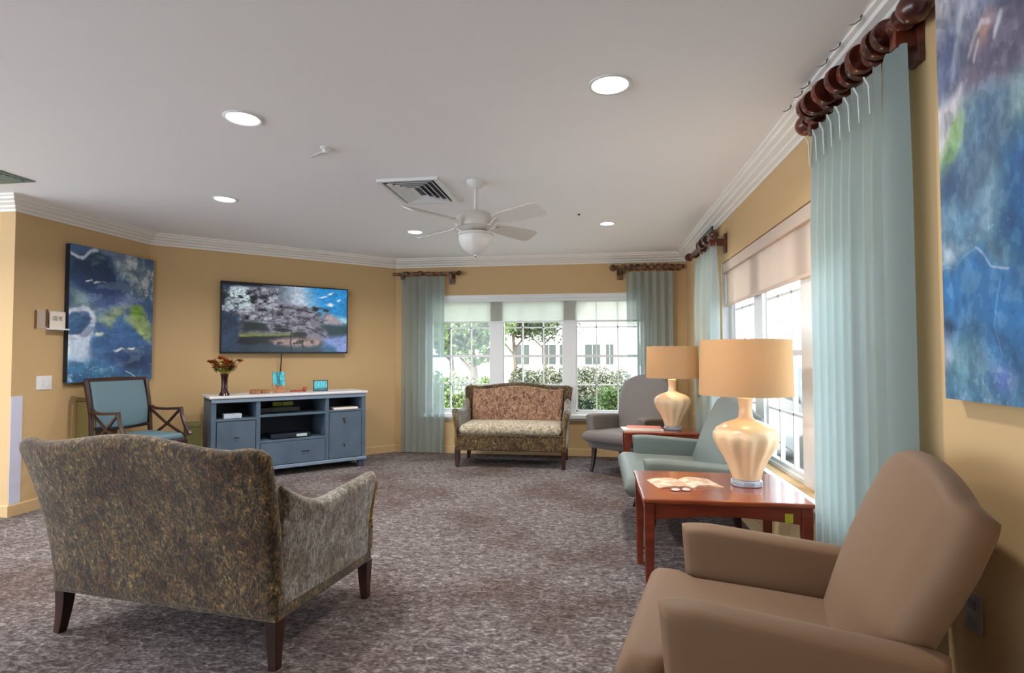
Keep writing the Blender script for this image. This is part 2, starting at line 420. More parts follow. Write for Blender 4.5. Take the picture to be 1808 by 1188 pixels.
b = MB(); b.box(BX0-.03, BX1+.03, YB-.07, YB+.06, ZS-.055, ZS-.002); b.box(BX0, BX1, YB-.012, YB+.0, ZS-.09, ZS-.055); b.build('window_sill', white_m, w1, bevel=.006)
b = MB(); b.box(BX0-.06, BX1+.06, YB-.02, YB, 2.15, 2.21); b.build('window_casing', white_m, w1, bevel=.004)
MR = Matrix.Translation((XR+.07, 0, 0)) @ Matrix.Rotation(R(-90), 4, 'Z') @ Matrix.Scale(-1, 4, (1, 0, 0))
w2 = window(2, MR, [(2.72, 3.56), (3.74, 4.58), (4.78, 5.56)], ZS, 2.2, 3, 4, '')
b = MB(); b.box(XR-.05, XR+.09, RY0-.03, RY1+.03, ZS-.045, ZS-.002); b.build('window_sill', white_m, w2, bevel=.006)
b = MB(); b.box(XR-.001, XR+.08, RY0, RY0+.012, ZS, ZH); b.box(XR-.001, XR+.08, RY1-.012, RY1, ZS, ZH); b.build('window_jamb', white_m, w2)

# roller shades
def roller(name, M, x0, x1, zt, zb, cloth, label, head=(.05, .07), headm=None):
    r = thing(name, (0, 0, 0), 0, label, 'roller shade')
    c = MB(); c.box(x0+.012, x1-.012, .000, .002, zb, zt-.02, M); c.build('cloth', cloth, r)
    h_ = MB(); h_.box(x0, x1, -.03, .02, zt-head[1], zt, M); h_.build('head_box', headm or white_m, r, bevel=.004)
    q = MB(); q.box(x0+.012, x1-.012, -.008, .010, zb-.022, zb+.004, M); q.build('hem_bar', headm or white_m, r, bevel=.003)
    return r
roller('roller_shade', Matrix.Translation((0, YB+.035, 0)), -2.38, .64, 2.185, 1.84, shadecloth_m, 'translucent pale roller shade lowered a little over the back window', headm=white_m)
MR2 = Matrix.Translation((XR+.035, 0, 0)) @ Matrix.Rotation(R(-90), 4, 'Z') @ Matrix.Scale(-1, 4, (1, 0, 0))
roller('roller_shade', MR2, 2.64, 5.64, 2.235, 1.85, shader_m, 'opaque beige roller shade half lowered over the right wall window', head=(.05, .09), headm=seg_m)

# ------------------------------------------------------------------ curtains on rods
def fold_curtain(name, pts, zt, zb, m, parent=None, topamp=1.0, wavy=.006):
    """pts: plan points of the cloth from end to end; pleats pinched at the top"""
    n = len(pts); cxm = sum(p[0] for p in pts)/n; cym = sum(p[1] for p in pts)/n; rows = 26
    V = []; F = []
    for j in range(rows+1):
        v = j/rows; z = zt+(zb-zt)*v
        for i, p in enumerate(pts):
            k = .55+.45*min(1, v*5); q = 1+.03*v
            V.append((p[2]*(1)+(p[0]-p[2])*k*q, p[3]+(p[1]-p[3])*k*q, z+(wavy*math.sin(i*.9) if j == 0 else 0)))
    for j in range(rows):
        for i in range(n-1): a = j*n+i; F.append((a, a+1, a+n+1, a+n))
    mb = MB(); mb.add(V, F); o = mb.build(name, m, parent)
    for p in o.data.polygons: p.use_smooth = True
    return o
def wave_pts(a, b_, folds, amp, nper=12, seed=3, dirn=None):
    """from a to b with a folded offset to the side; returns (x,y,basex,basey)"""
    rnd = random.Random(seed); ax, ay = a; bx, by = b_; L = math.hypot(bx-ax, by-ay); tx, ty = (bx-ax)/L, (by-ay)/L; nx, ny = -ty, tx
    out = []; N = folds*nper; ph = [rnd.uniform(.75, 1.25) for _ in range(folds+1)]
    for i in range(N+1):
        f = i/nper; k = min(int(f), folds-1); s_ = math.sin(2*PI*f)*amp*ph[k]; l = (i/N)*L+math.sin(4*PI*f)*.006
        X, Y = ax+tx*l, ay+ty*l; out.append((X+nx*s_, Y+ny*s_, X, Y))
    return out
def rod(name, p0, p1, z, r, m, label, wallpt, ring_n=7, ringspan=None, fin=(1, 1), rr_=None, blocks=()):
    root = thing(name, (p0[0], p0[1], z), 0, label, 'curtain rod')
    d = Vector((p1[0]-p0[0], p1[1]-p0[1], 0)); L = d.length; ang = math.atan2(d.y, d.x)
    Mx = Matrix.Rotation(ang, 4, 'Z') @ Matrix.Rotation(R(90), 4, 'Y')      # local z along the rod
    b_ = MB(); prof = [(r, 0)]
    for k in range(int(L/.05)+1): prof += [(r, k*.05+.004), (r*.93, k*.05+.01), (r*.93, k*.05+.04), (r, k*.05+.046)]
    b_.lathe([(a, min(q, L)) for a, q in prof], 20, Mx); b_.build('pole', m, root, smooth=True)
    for e, s_ in ((0, -1), (L, 1)):
        if not fin[0 if s_ < 0 else 1]: continue
        f = MB(); R_ = r*1.55; pr = [(r*.8, 0), (r*1.25, .006), (r*1.25, .014), (r*.75, .022)]+[(R_*math.sin(a), .022+R_*1.0*(1-math.cos(a))) for a in [PI*k/10 for k in range(3, 11)]]
        pr = [(max(a, 0), e+s_*q) for a, q in pr]; f.lathe(pr, 20, Mx); f.build('finial', m, root, smooth=True)
    a0, a1 = ringspan or (.06, L-.06)
    for k in range(ring_n):
        q = a0+(a1-a0)*k/(ring_n-1); g = MB(); RR = rr_ or r*1.5; w_ = min(.03, (a1-a0)/ring_n*.35)
        g.lathe([(r*1.04, q-w_*.6), (RR*.93, q-w_), (RR, q-w_*.4), (RR*.96, q), (RR, q+w_*.4), (RR*.93, q+w_), (r*1.04, q+w_*.6)], 18, Mx @ Matrix.Rotation(R(random.uniform(-6, 6)), 4, 'X'))
        g.build('ring', m, root, smooth=True)
    for q in blocks:
        k = MB(); px, py = p0[0]+d.x/L*q, p0[1]+d.y/L*q
        nx, ny = wallpt[0], wallpt[1]        # unit direction to the wall, distance
        dist = wallpt[2]; tx, ty = d.x/L, d.y/L
        Mq = Matrix((((nx), tx, 0, px-p0[0]), (ny, ty, 0, py-p0[1]), (0, 0, 1, 0), (0, 0, 0, 1)))
        k.box(-.02, dist, -.022, .022, -r*1.15-.05, -r*.6, Mq); k.box(dist-.025, dist, -.04, .04, -r-.12, r*.9, Mq)
        k.build('bracket', m, root, bevel=.006)
    return root
# near curtain, right wall
rx = 1.135
rod('curtain_rod', (rx, 2.25), (rx, 3.14), 2.605, .036, rod_m, 'nearest dark red wooden curtain rod, high on the right wall beside the tall blue painting', (1, 0, XR-rx), 14, (.10, .86), (1, 1), .062, (.035, .87))
cu_ = thing('curtain', (rx, 2.65, 0), 0, 'tall sheer teal curtain nearest the camera, between the lamp and the big painting', 'curtain')
def shifted(P_): return [(a-rx, b2-2.65, c-rx, d-2.65) for a, b2, c, d in P_]
fold_curtain('sheer_panel', shifted(wave_pts((rx, 3.14), (rx, 2.41), 8, .040, 14, 5)), 2.525, .03, curtain_m, cu_)
fold_curtain('side_panel', shifted([(rx+.015-.055*math.sin(PI*k/18), 2.415-.18*k/18, rx, 2.415-.18*k/18) for k in range(19)]), 2.515, .03, curtainr_m, cu_)
b = MB()
for k in range(8):
    y = 3.11-k*.092; b.tube([(-.040, y-2.65, 2.50), (-.038, y-2.65-.035, 2.45), (-.040, y-2.65-.045, 2.33)], [.004, .0045, .002], 6)
b.build('pleat_highlight', mat('pale_highlight', (214, 220, 216), .6), cu_, smooth=True)  # pale slivers standing in for highlights on the pleat tops
rx = 1.075
# far curtain, right wall
rod('curtain_rod', (rx, 5.40), (rx, 6.66), 2.46, .03, rod_m, 'small dark red curtain rod at the far end of the right wall near the corner', (1, 0, XR-rx), 6, (.2, 1.15), (1, 0), .044, (.05,))
fr_ = bpy.data.objects['curtain_rod.001']; b = MB(); b.box(.06, .064, .3, 1.16, .07, .15); b.build('header_panel', curtainr_m, fr_); b = MB(); b.box(.055, .069, .29, .31, .03, .16); b.box(.055, .069, 1.15, 1.17, .03, .16); b.box(.055, .069, .3, 1.16, .147, .158); b.build('header_frame', mat('dark_green_metal', (40, 52, 48), .5), fr_)
tag(fold_curtain('curtain', wave_pts((rx+.04, 6.56), (rx+.04, 5.42), 7, .04, 12, 8), 2.41, .03, curtain_m), 'pale sheer curtain at the far end of the right wall, behind both table lamps', 'curtain')
# back wall curtains
ry = YB-.10
rod('curtain_rod', (-2.83, ry), (-1.93, ry), 2.515, .024, rodd_m, 'dark wooden curtain rod at the left end of the back window', (0, 1, .10), 6, (.2, .72), (0, 1), .034, (.14, .84))
tag(fold_curtain('curtain', wave_pts((-2.70, ry), (-2.08, ry), 6, .04, 12, 11), 2.475, .02, curtain_m), 'sheer teal curtain left of the back window, hanging from ceiling height to floor', 'curtain')
rod('curtain_rod', (.31, ry), (1.17, ry), 2.535, .03, rodd_m, 'mottled brown ringed curtain rod above the right end of the back window', (0, 1, .10), 9, (.08, .80), (1, 0), .048, (.03,))
tag(fold_curtain('curtain', wave_pts((.42, ry), (1.04, ry), 6, .04, 12, 12), 2.475, .02, curtain_m), 'sheer teal curtain right of the back window, behind the grey corner armchair', 'curtain')

# ------------------------------------------------------------------ recessed downlights
def downlight(x, y, s, label, vis=True):
    root = thing('ceiling_light', (x, y, ZC), 0, label, 'ceiling light', 'recessed ceiling lights')
    f = MB(); f.lathe([(s*1.18, 0), (s*1.2, -.006), (s*1.12, -.010), (s, -.006), (s, -.002)], 32); f.build('trim_ring', white_m, root, smooth=True)
    f = MB(); f.lathe([(0.0001, -.0035), (s*.99, -.0035), (s*.99, -.0015)], 32); f.build('lens', downl_m, root)
    ld = bpy.data.lights.new('downlight_beam', 'AREA'); ld.shape = 'DISK'; ld.size = s*1.9; ld.energy = DOWN_W; ld.color = (1, .96, .91); ld.spread = R(150)
    lo = bpy.data.objects.new('downlight_beam', ld); C.objects.link(lo); lo.parent = root; lo.location = (0, 0, -.012)
    return root
downlight(-2.0, 2.96, .088, 'recessed ceiling light nearest the left, in the upper left of the ceiling')
downlight(.083, 2.865, .092, 'large bright recessed ceiling light, nearest the right window wall')
downlight(-3.19, 4.488, .080, 'recessed ceiling light above and in front of the television')
downlight(-1.963, 6.009, .075, 'recessed ceiling light seen just left of the ceiling fan body')
downlight(.133, 5.922, .068, 'small recessed ceiling light far right of the ceiling fan')
for x, y in ((-4.2, .9), (-4.6, 2.4), (-6.5, 1.2), (-6.5, 3.0)):  # unseen extra fixtures, added to fill the room with light
    downlight(x, y, .085, 'extra recessed ceiling light added for fill, outside the picture')

# ------------------------------------------------------------------ ceiling vents, sprinkler, hook
v = thing('ceiling_vent', (-1.43, 4.5, ZC), 0, 'white square ceiling air vent with dark slots, left of the fan', 'vent')
b = MB()
for (x0, x1, y0, y1) in ((-.245, .245, -.34, -.31), (-.245, .245, .31, .34), (-.245, -.215, -.31, .31), (.205, .245, -.31, .31)): b.box(x0, x1, y0, y1, -.022, 0)
b.build('vent_frame', white_m, v, bevel=.003)
b = MB(); b.box(-.215, .205, -.31, .31, -.004, 0); b.build('vent_throat', mat('vent_dark', (52, 56, 78), .6), v)
for k in range(4):
    i = .035+k*.045; b = MB()
    for sx in (-1, 1):
        q = .21-i; b.box(-.018, .018, -(.31-i), .31-i, -.001, .001, Matrix.Translation((sx*q, 0, -.014)) @ Matrix.Rotation(R(38*sx), 4, 'Y'))
    for sy_ in (-1, 1):
        q = .31-i; b.box(-(.21-i), .21-i, -.018, .018, -.001, .001, Matrix.Translation((0, sy_*q, -.014)) @ Matrix.Rotation(R(-38*sy_), 4, 'X'))
    b.build('louver', white_m, v)
v = thing('ceiling_vent', (-4.62, 3.52, ZC), 0, 'grey green ceiling register at the left edge above the doorway', 'vent')
tealv = mat('grey_green_metal', (112, 132, 126), .5)
box('vent_frame', tealv, -.29, .29, -.29, .29, -.008, 0, v, bevel=.003)
for k in range(9): box('louver', tealv, -.25, .25, -.24+k*.055, -.205+k*.055, -.014, -.008, v)
v = thing('sprinkler', (-1.749, 3.475, ZC), 0, 'small white sprinkler arm on the ceiling between the two near lights', 'sprinkler')
b = MB(); b.lathe([(.034, 0), (.036, -.006), (.02, -.012), (.012, -.03), (.020, -.034), (.020, -.037)], 20); b.build('escutcheon', white_m, v, smooth=True)
b = MB(); b.tube([(0, 0, -.016), (-.05, .03, -.018), (-.13, .085, -.016), (-.15, .10, -.014)], [.008, .009, .009, .012], 10); b.build('arm', mat('grey_white_metal', (176, 176, 172), .5), v, smooth=True)
b = MB(); b.lathe([(.014, 0), (.014, -.006), (.006, -.008), (.006, -.014)], 14)
o = b.build('ceiling_hook', mat('dark_metal', (40, 36, 32), .5), smooth=True); o.location = (-.147, 5.497, ZC); tag(o, 'tiny dark hook screwed into the ceiling right of the fan', 'hook')
for k, yy in enumerate((2.42, 2.62, 2.76, 2.98, 3.08, 3.25)):
    b = MB(); b.tube([(0, 0, 0), (-.006, -.004, -.02), (-.02, .01, -.028), (-.034, .03, -.022)], [.0035, .003, .003, .002], 6); b.tube([(-.004, 0, -.012), (-.012, -.02, -.016)], .0025, 6)
    o = b.build('cup_hook', mat('hook_metal', (110, 104, 92), .5), smooth=True); o.location = (XR-.138, yy, ZC)
    tag(o, 'small metal cup hook in the ceiling along the crown moulding above the nearest curtain', 'hook', 'cup hooks above the nearest curtain')

# ------------------------------------------------------------------ ceiling fan
fan = thing('ceiling_fan', (-.92, 4.33, ZC), 0, 'white ceiling fan with four blades and a bowl light in the middle of the ceiling', 'ceiling fan')
b = MB(); b.lathe([(.0, 0), (.075, 0), (.072, -.02), (.045, -.05), (.02, -.06)], 28); b.build('canopy', fanw_m, fan, smooth=True)
b = MB(); b.lathe([(.013, -.05), (.013, -.25)], 16); b.build('downrod', fanw_m, fan, smooth=True)
b = MB(); b.lathe([(.02, -.225), (.05, -.235), (.10, -.25), (.15, -.285), (.165, -.33), (.155, -.365), (.11, -.385), (.06, -.395)], 36); b.build('motor', fanw_m, fan, smooth=True)
b = MB(); b.lathe([(.07, -.39), (.09, -.40), (.14, -.415), (.143, -.43), (.13, -.435)], 36); b.build('light_collar', fanw_m, fan, smooth=True)
b = MB(); b.lathe([(.132, -.43), (.137, -.455), (.125, -.50), (.098, -.54), (.06, -.568), (.02, -.582), (.0001, -.585)], 40, None, lambda a, z: .02*math.cos(a*12)); b.build('bowl_shade', fangl_m, fan, smooth=True)
b = MB(); b.lathe([(.012, -.58), (.014, -.59), (.006, -.60)], 12); b.build('finial', chrome_m, fan, smooth=True)
for k in range(4):
    A = R(k*90-45+8.3+2); Mk = Matrix.Rotation(A, 4, 'Z')
    b = MB(); b.tube([(.13, 0, -.36), (.17, 0, -.37), (.21, 0, -.345), (.25, 0, -.335)], [(.022, .006), (.018, .006), (.022, .005), (.03, .004)], 4, Mk, sq=True); ir = b.build('blade_iron', fanw_m, fan, bevel=.002)
    Mb = Mk @ Matrix.Translation((0, 0, -.335)) @ Matrix.Rotation(R(-24), 4, 'X')
    b = MB(); b.prism([(.21, -.05), (.30, -.062), (.62, -.078), (.665, -.07), (.68, -.04), (.68, .04), (.665, .07), (.62, .078), (.30, .062), (.21, .05)], -.004, .004, Mb); b.build('blade', fanw_m, fan, bevel=.002)

# ------------------------------------------------------------------ wall pictures
def art_left(U, V):
    a = Art(U, V, .76, .04, 3)
    a.img[:] = (62, 98, 142)
    a.poly([(-.1, -.1), (1.1, -.1), (1.1, .5), (-.1, .5)], (58, 88, 124), .1)
    a.poly([(0, .12), (.15, .07), (.25, .02), (.42, .06), (.52, .18), (.68, .26), (.6, .33), (.3, .34), (0, .28)], (24, 48, 80), .03)
    a.poly([(0, .22), (.6, .24), (.62, .38), (.3, .40), (0, .34)], (36, 60, 104), .08)
    a.poly([(.45, .02), (.75, .02), (.98, .06), (1, .2), (.86, .36), (.78, .33), (.72, .22), (.58, .17)], (138, 152, 162), .03)
    a.poly([(.72, .14), (.84, .18), (.93, .27), (.9, .32), (.8, .26)], (176, 182, 186), .02)
    a.line([(.55, .05), (.7, .10), (.8, .2), (.86, .3)], .010, (100, 116, 136), .6); a.line([(.6, .15), (.75, .13), (.9, .2)], .008, (96, 110, 130), .6)
    a.poly([(.9, .05), (1, .06), (1, .3), (.95, .22)], (64, 92, 128), .05)
    a.line([(0, .09), (.06, .095), (.13, .08), (.2, .035), (.27, .025)], .012, (182, 196, 210))
    a.poly([(0, .34), (.15, .36), (.35, .44), (.38, .5), (.2, .49), (0, .46)], (116, 142, 146), .05)
    a.ell(.55, .41, .26, .06, (80, 98, 152), .7)
    a.poly([(.33, .53), (.42, .49), (.5, .44), (.60, .435), (.68, .42), (.64, .47), (.58, .50), (.52, .52), (.47, .55), (.44, .61), (.40, .575)], (138, 158, 122), .03)
    a.poly([(.30, .66), (.36, .60), (.41, .585), (.46, .60), (.5, .54), (.56, .505), (.65, .49), (.72, .55), (.85, .62), (.97, .68), (.95, .75), (.35, .75)], (62, 106, 158), .015)
    a.poly([(.62, .51), (.70, .50), (.72, .42), (.80, .41), (.87, .44), (.92, .5), (.98, .56), (.98, .68), (.88, .655), (.80, .60), (.70, .545)], (132, 154, 104), .02)
    a.ell(.79, .47, .065, .055, (110, 150, 50), .35, 30); a.line([(.76, .52), (.84, .60), (.9, .65)], .02, (150, 172, 110), .6)
    a.poly([(-.1, .67), (.08, .675), (.2, .645), (.29, .60), (.30, .66), (.26, .70), (.24, .77), (.25, .83), (.17, .87), (-.1, .885)], (184, 202, 224), .025)
    a.line([(-.05, .475), (.06, .48), (.14, .47), (.22, .47), (.265, .485), (.285, .53), (.27, .585), (.20, .635), (.10, .665), (-.05, .67)], .020, (198, 204, 222), .9)
    a.poly([(-.1, .495), (.1, .495), (.22, .49), (.25, .54), (.2, .60), (.1, .645), (-.1, .65)], (54, 88, 130), .01)
    a.ell(.60, .80, .28, .12, (50, 80, 128), .6); a.ell(.8, .85, .22, .10, (34, 54, 92), .6); a.ell(.33, .8, .07, .1, (64, 104, 150), .7)
    a.poly([(-.1, .87), (.3, .85), (.5, .9), (.9, .97), (1.1, 1.1), (-.1, 1.1)], (52, 102, 142), .05)
    n = fbm(U*30, V*36, 41, 3); a.put(np.clip((n-.56)*9, 0, 1)*np.clip((V-.8)*6, 0, 1)*np.clip(1.3-U*1.6, 0, 1), (150, 188, 214))
    a.line([(.17, .258), (.22, .232), (.25, .225)], .005, (226, 216, 216)); a.ell(.30, .243, .035, .010, (222, 208, 210), .5); a.line([(.33, .245), (.41, .245)], .003, (190, 190, 200), .7); a.ell(.55, .755, .06, .012, (200, 202, 196), .5, -14); a.ell(.72, .735, .06, .010, (214, 210, 196), .5)
    a.line([(.32, .655), (.37, .65)], .012, (196, 206, 196)); a.line([(.66, .92), (.80, .985)], .005, (176, 188, 206)); a.line([(.95, .16), (1, .1)], .010, (190, 202, 216))
    st = fbm(a.U*16+a.V*12, a.V*8-a.U*14, 71, 5); ks = np.clip((U-.45)*4, 0, 1)*np.clip((.4-V)*8, 0, 1); a.put(np.clip((st-.5)*6, 0, .6)*ks, (186, 192, 196)); a.put(np.clip((.45-st)*6, 0, .5)*ks, (60, 84, 112))
    st = fbm(a.U*6+a.V*3, a.V*22, 73, 5); a.put(np.clip((st-.55)*3, 0, .25), (170, 190, 206)); a.put(np.clip((.42-st)*3, 0, .3), (26, 46, 78))
    a.tex(14, 14, .35, 12); a.tex(60, 50, .22, 22, 3)
    return a.img*1.12+8
art_m = vcol_mat('canvas_pigment')
p = thing('painting', (XL, 5.155, 1.772), 0, 'tall blue and green abstract canvas on the left wall above the open arm chair', 'painting')
b = MB(); b.box(.004, .055, -.505, .505, -.655, .655); b.build('stretcher_frame', mat('canvas_edge', (24, 30, 40), .8), p)
picture('canvas', art_m, 220, 290, art_left, lambda U, V: np.stack([np.full(U.shape, .057), U*1.02-.51, .66-V*1.32], -1), p)
PW = 1.15
def art_right(U, V):
    a = Art(U*PW/1.39, V, 1, .016, 9); a.U = a.U*1.39      # a.U in metres from the far edge
    a.img[:] = (42, 98, 146)
    a.poly([(-1, -.1), (2, -.1), (2, .5), (-1, .5)], (196, 194, 198), .06)
    a.poly([(-.05, .15), (.03, .11), (.08, .07), (.14, .03), (.22, .02), (1.3, -.02), (1.3, .3), (.2, .29), (.08, .285), (-.05, .29)], (134, 140, 164), .05)
    a.ell(.05, .2, .07, .07, (98, 110, 146), .6, -20); a.ell(.13, .12, .02, .08, (188, 190, 202), .7, 24); a.ell(.2, .09, .02, .07, (168, 170, 186), .7, 30); a.ell(.3, .05, .12, .03, (112, 118, 142), .6)
    a.poly([(.10, .275), (.16, .2), (.24, .155), (.4, .15), (1.3, .16), (1.3, .36), (.3, .335), (.2, .325), (.13, .31)], (104, 98, 118), .04)
    a.ell(.24, .185, .05, .03, (164, 132, 126), .6, -20); a.ell(.33, .26, .1, .05, (88, 82, 104), .6)
    a.line([(.17, .215), (.2, .18), (.235, .16), (.27, .175)], .007, (214, 214, 224), .6); a.line([(.2, .235), (.215, .2)], .006, (216, 216, 226), .7); a.line([(.29, .215), (.32, .175)], .008, (220, 220, 230), .7)
    a.poly([(-.1, .295), (.06, .285), (.125, .268), (.135, .30), (.12, .36), (.06, .44), (-.1, .5)], (206, 202, 206), .012)
    a.poly([(.13, .305), (.17, .31), (.22, .32), (.3, .335), (1.3, .36), (1.3, .72), (.2, .72), (-.2, .7), (-.2, .49), (.02, .47), (.07, .42), (.115, .36)], (74, 110, 128), .03)
    n = fbm(a.U*34, a.V*8, 77, 4); a.put(np.clip((n-.42)*4, 0, .8)*np.clip((V-.3)*9, 0, 1)*np.clip((.52-V)*8, 0, 1), (132, 168, 168))
    a.ell(.085, .37, .045, .03, (122, 166, 96), .7, -40); a.ell(.04, .42, .05, .03, (112, 156, 98), .6, -30)
    a.ell(.08, .49, .1, .05, (44, 80, 116), .7); a.ell(.15, .54, .05, .05, (50, 84, 116), .7); a.ell(.24, .40, .07, .07, (56, 96, 134), .7)
    a.poly([(.30, .47), (.36, .44), (1.3, .42), (1.3, .78), (.36, .72), (.27, .64), (.29, .54)], (8, 78, 130), .04)
    a.ell(.20, .55, .06, .06, (96, 132, 158), .8, 40); a.ell(.08, .60, .11, .05, (86, 128, 158), .8, 10); a.ell(.03, .66, .05, .025, (170, 190, 208), .8)
    a.poly([(-.2, .69), (.07, .70), (.12, .67), (.20, .655), (.24, .69), (.30, .72), (1.3, .74), (1.3, .9), (.16, .82), (-.2, .84)], (40, 104, 158), .02)
    a.line([(-.05, .685), (.03, .69), (.08, .70), (.115, .675), (.17, .657)], .0018, (204, 204, 214), .25); a.line([(.17, .655), (.21, .675), (.24, .70), (.31, .715)], .003, (216, 210, 218), .45); a.line([(.28, .73), (.25, .82), (.275, .9)], .0015, (180, 198, 214), .4)
    a.poly([(-.2, .8), (.03, .82), (.06, .85), (.1, .84), (.17, .83), (.22, .9), (.28, .94), (1.3, .96), (1.3, 1.2), (-.2, 1.2)], (62, 106, 136), .05)
    a.ell(.03, .83, .03, .02, (34, 58, 88), .6); a.ell(.1, .92, .08, .05, (92, 134, 150), .7); a.ell(.27, .95, .05, .03, (72, 100, 154), .6); a.ell(.0, .9, .03, .03, (176, 186, 204), .6)
    m_ = fbm(a.U*70, a.V*70, 31, 3); a.put(np.clip((m_-.57)*7, 0, .6)*(np.clip((V-.55)*9, 0, 1)*np.clip((.68-V)*12, 0, 1)+.5*np.clip((V-.84)*9, 0, 1)), (176, 200, 214))
    st = fbm(a.U*26+a.V*9, a.V*26-a.U*9, 61, 4); a.put(np.clip((st-.52)*2.2, 0, .16), (214, 218, 228)); a.put(np.clip((.40-st)*2.2, 0, .22), (30, 44, 70))
    a.tex(12, 12, .35, 5); a.tex(60, 30, .25, 15, 4)
    return a.img*1.0+4
p = thing('painting', (XR, 2.10, 1.22), 0, 'huge blue and grey abstract canvas high on the near right wall', 'painting')
b = MB(); b.box(-.043, -.004, -PW, -.002, .002, 1.378); b.build('stretcher_frame', mat('canvas_edge_blue', (96, 116, 140), .8), p)
picture('canvas', art_m, 330, 400, art_right, lambda U, V: np.stack([np.full(U.shape, -.045), -U*PW, 1.38-V*1.38], -1), p)

# ------------------------------------------------------------------ slanted wall: television, console and its things
M45b = Matrix.Translation((CX, YB, 0)) @ Matrix.Rotation(R(-135), 4, 'Z')
# frame along the wall: origin on the wall at the back corner, x towards the left corner, y towards the room = rotated
def W45(s, d, z):      # s along wall from back corner, d distance into the room
    k = math.sqrt(.5); return (CX-s*k+d*k, YB-s*k-d*k, z)
RZ45 = R(45)           # a thing rotated by this faces the room with its local -y; local +x runs towards the back corner
def art_tv(U, V):
    a = Art(U, V, 1.75, .03, 21); a.img[:] = (30, 46, 60)
    a.put(np.clip((U-.35)*5, 0, 1)*np.clip((.55-V)*9, 0, 1), (166, 180, 196)); a.put(np.clip((U-.6)*6+(.1-V), 0, 1)*np.clip((.62-V)*9, 0, 1), (22, 130, 196)); a.ell(.98, .5, .12, .06, (150, 196, 226), .7)
    a.poly([(.05, .1), (.2, .05), (.4, .03), (.45, .2), (.55, .28), (.68, .32), (.78, .45), (.84, .68), (.86, .84), (.7, .8), (.5, .75), (.1, .75), (.05, .5)], (118, 116, 130), .03)
    a.poly([(.06, .08), (.12, .03), (.22, .2), (.2, .35), (.1, .4), (.04, .3)], (176, 198, 200), .03); a.ell(.155, .08, .03, .035, (190, 208, 210), .3)
    n = fbm(U*22, V*16, 63, 4); mk = np.clip((.95-U-.25*V)*6, 0, 1)*np.clip((.72-V)*9, 0, 1)*np.clip((V-.03)*30, 0, 1); a.put(np.clip((n-.52)*9, 0, 1)*mk*np.where(U < .45, 1, .35)*np.where((U > .42) & (V < .28), 0, 1), (22, 24, 32))
    a.put(np.clip((.42-n)*8, 0, 1)*mk*np.where(U > .42, .3, .9)*np.where((U > .42) & (V < .28), 0, 1), (164, 172, 180))
    for q in ([(.3, .02), (.36, .2)], [(.27, .05), (.28, .18)], [(.38, .05), (.42, .2)]): a.line(q, .006, (60, 60, 72))
    for q in ([(.5, .32), (.6, .36), (.7, .38)], [(.45, .55), (.55, .6), (.66, .58)], [(.66, .62), (.78, .72), (.86, .78)], [(.58, .47), (.7, .5)]): a.line(q, .008, (40, 34, 44))
    a.ell(.73, .33, .03, .03, (14, 30, 22), .3); a.ell(.81, .35, .025, .02, (14, 30, 22), .3)
    a.poly([(.78, .38), (.86, .4), (.95, .5), (.98, .58), (.8, .58)], (160, 146, 152), .03)
    a.poly([(.78, .6), (.86, .58), (1, .56), (1, .72), (.86, .7)], (22, 56, 62), .03)
    a.poly([(-.1, .4), (.14, .45), (.13, .8), (.2, 1.1), (-.1, 1.1)], (34, 52, 72), .04); a.poly([(-.1, .55), (.12, .6), (.12, .95), (-.1, 1.1)], (40, 58, 80), .05)
    a.poly([(.15, .55), (.35, .58), (.36, .7), (.15, .72)], (26, 36, 36), .03); a.ell(.46, .67, .06, .03, (8, 10, 12), .3)
    a.poly([(.12, .74), (.36, .74), (.52, .71), (.62, .70), (.6, .75), (.4, .79), (.12, .8)], (112, 122, 62), .015)
    a.poly([(.12, .8), (.4, .78), (.65, .75), (.66, .8), (.5, .84), (.2, .9), (.1, .88)], (8, 12, 16), .02); a.ell(.6, .74, .06, .03, (12, 14, 16), .3)
    a.poly([(.36, .84), (.5, .8), (.75, .78), (.8, .84), (.76, .9), (.55, .93), (.4, .9)], (150, 124, 118), .03)
    m_ = fbm(U*40, V*30, 83, 3); a.put(np.clip((m_-.5)*10, 0, 1)*np.clip((V-.79)*20, 0, 1)*np.clip((.93-V)*15, 0, 1)*np.clip((U-.3)*9, 0, 1)*np.clip((.8-U)*9, 0, 1), (26, 26, 24))
    a.poly([(.8, .9), (.84, .76), (1.1, .72), (1.1, 1.1), (.7, 1.1)], (118, 138, 196), .04); a.poly([(.75, 1), (.83, .86), (.9, .92), (.92, 1.1), (.7, 1.1)], (34, 92, 130), .04)
    a.poly([(.3, .95), (.6, .93), (.8, .96), (.8, 1.1), (.2, 1.1)], (22, 50, 60), .04)
    for q in ((.85, .07, .03, .015, -35), (.79, .135, .035, .012, -10), (.935, .16, .02, .012, -20), (.85, .25, .035, .02, -5)): a.ell(q[0], q[1], q[2], q[3], (222, 216, 212), .5, q[4])
    a.line([(.53, .68), (.54, .98)], .008, (10, 12, 12)); a.line([(.63, .82), (.635, .92)], .008, (10, 12, 12))
    rg = np.abs(fbm(a.U*20+a.V*8, a.V*17, 140, 5)-.48)*9; rm = np.clip((.9-U)*8, 0, 1)*np.clip((V-.05)*20, 0, 1)*np.clip((.74-V)*14, 0, 1)*np.clip(1-((U > .42) & (V < .3)), 0, 1); a.put(np.clip(1-rg*1.4, 0, 1)*rm*.75, (30, 28, 38))
    a.tex(40, 40, .35, 91, 4); a.tex(16, 26, .4, 95, 4)
    return a.img*np.where((V < .03) & (U < .3), .25, 1)[..., None]
tvc = W45(1.507, 0, 0)
tv = thing('television', (tvc[0], tvc[1], 1.392), RZ45, 'wall mounted television showing a rocky shore under blue sky, above the slate blue console', 'television')
tw, th = .772, .865
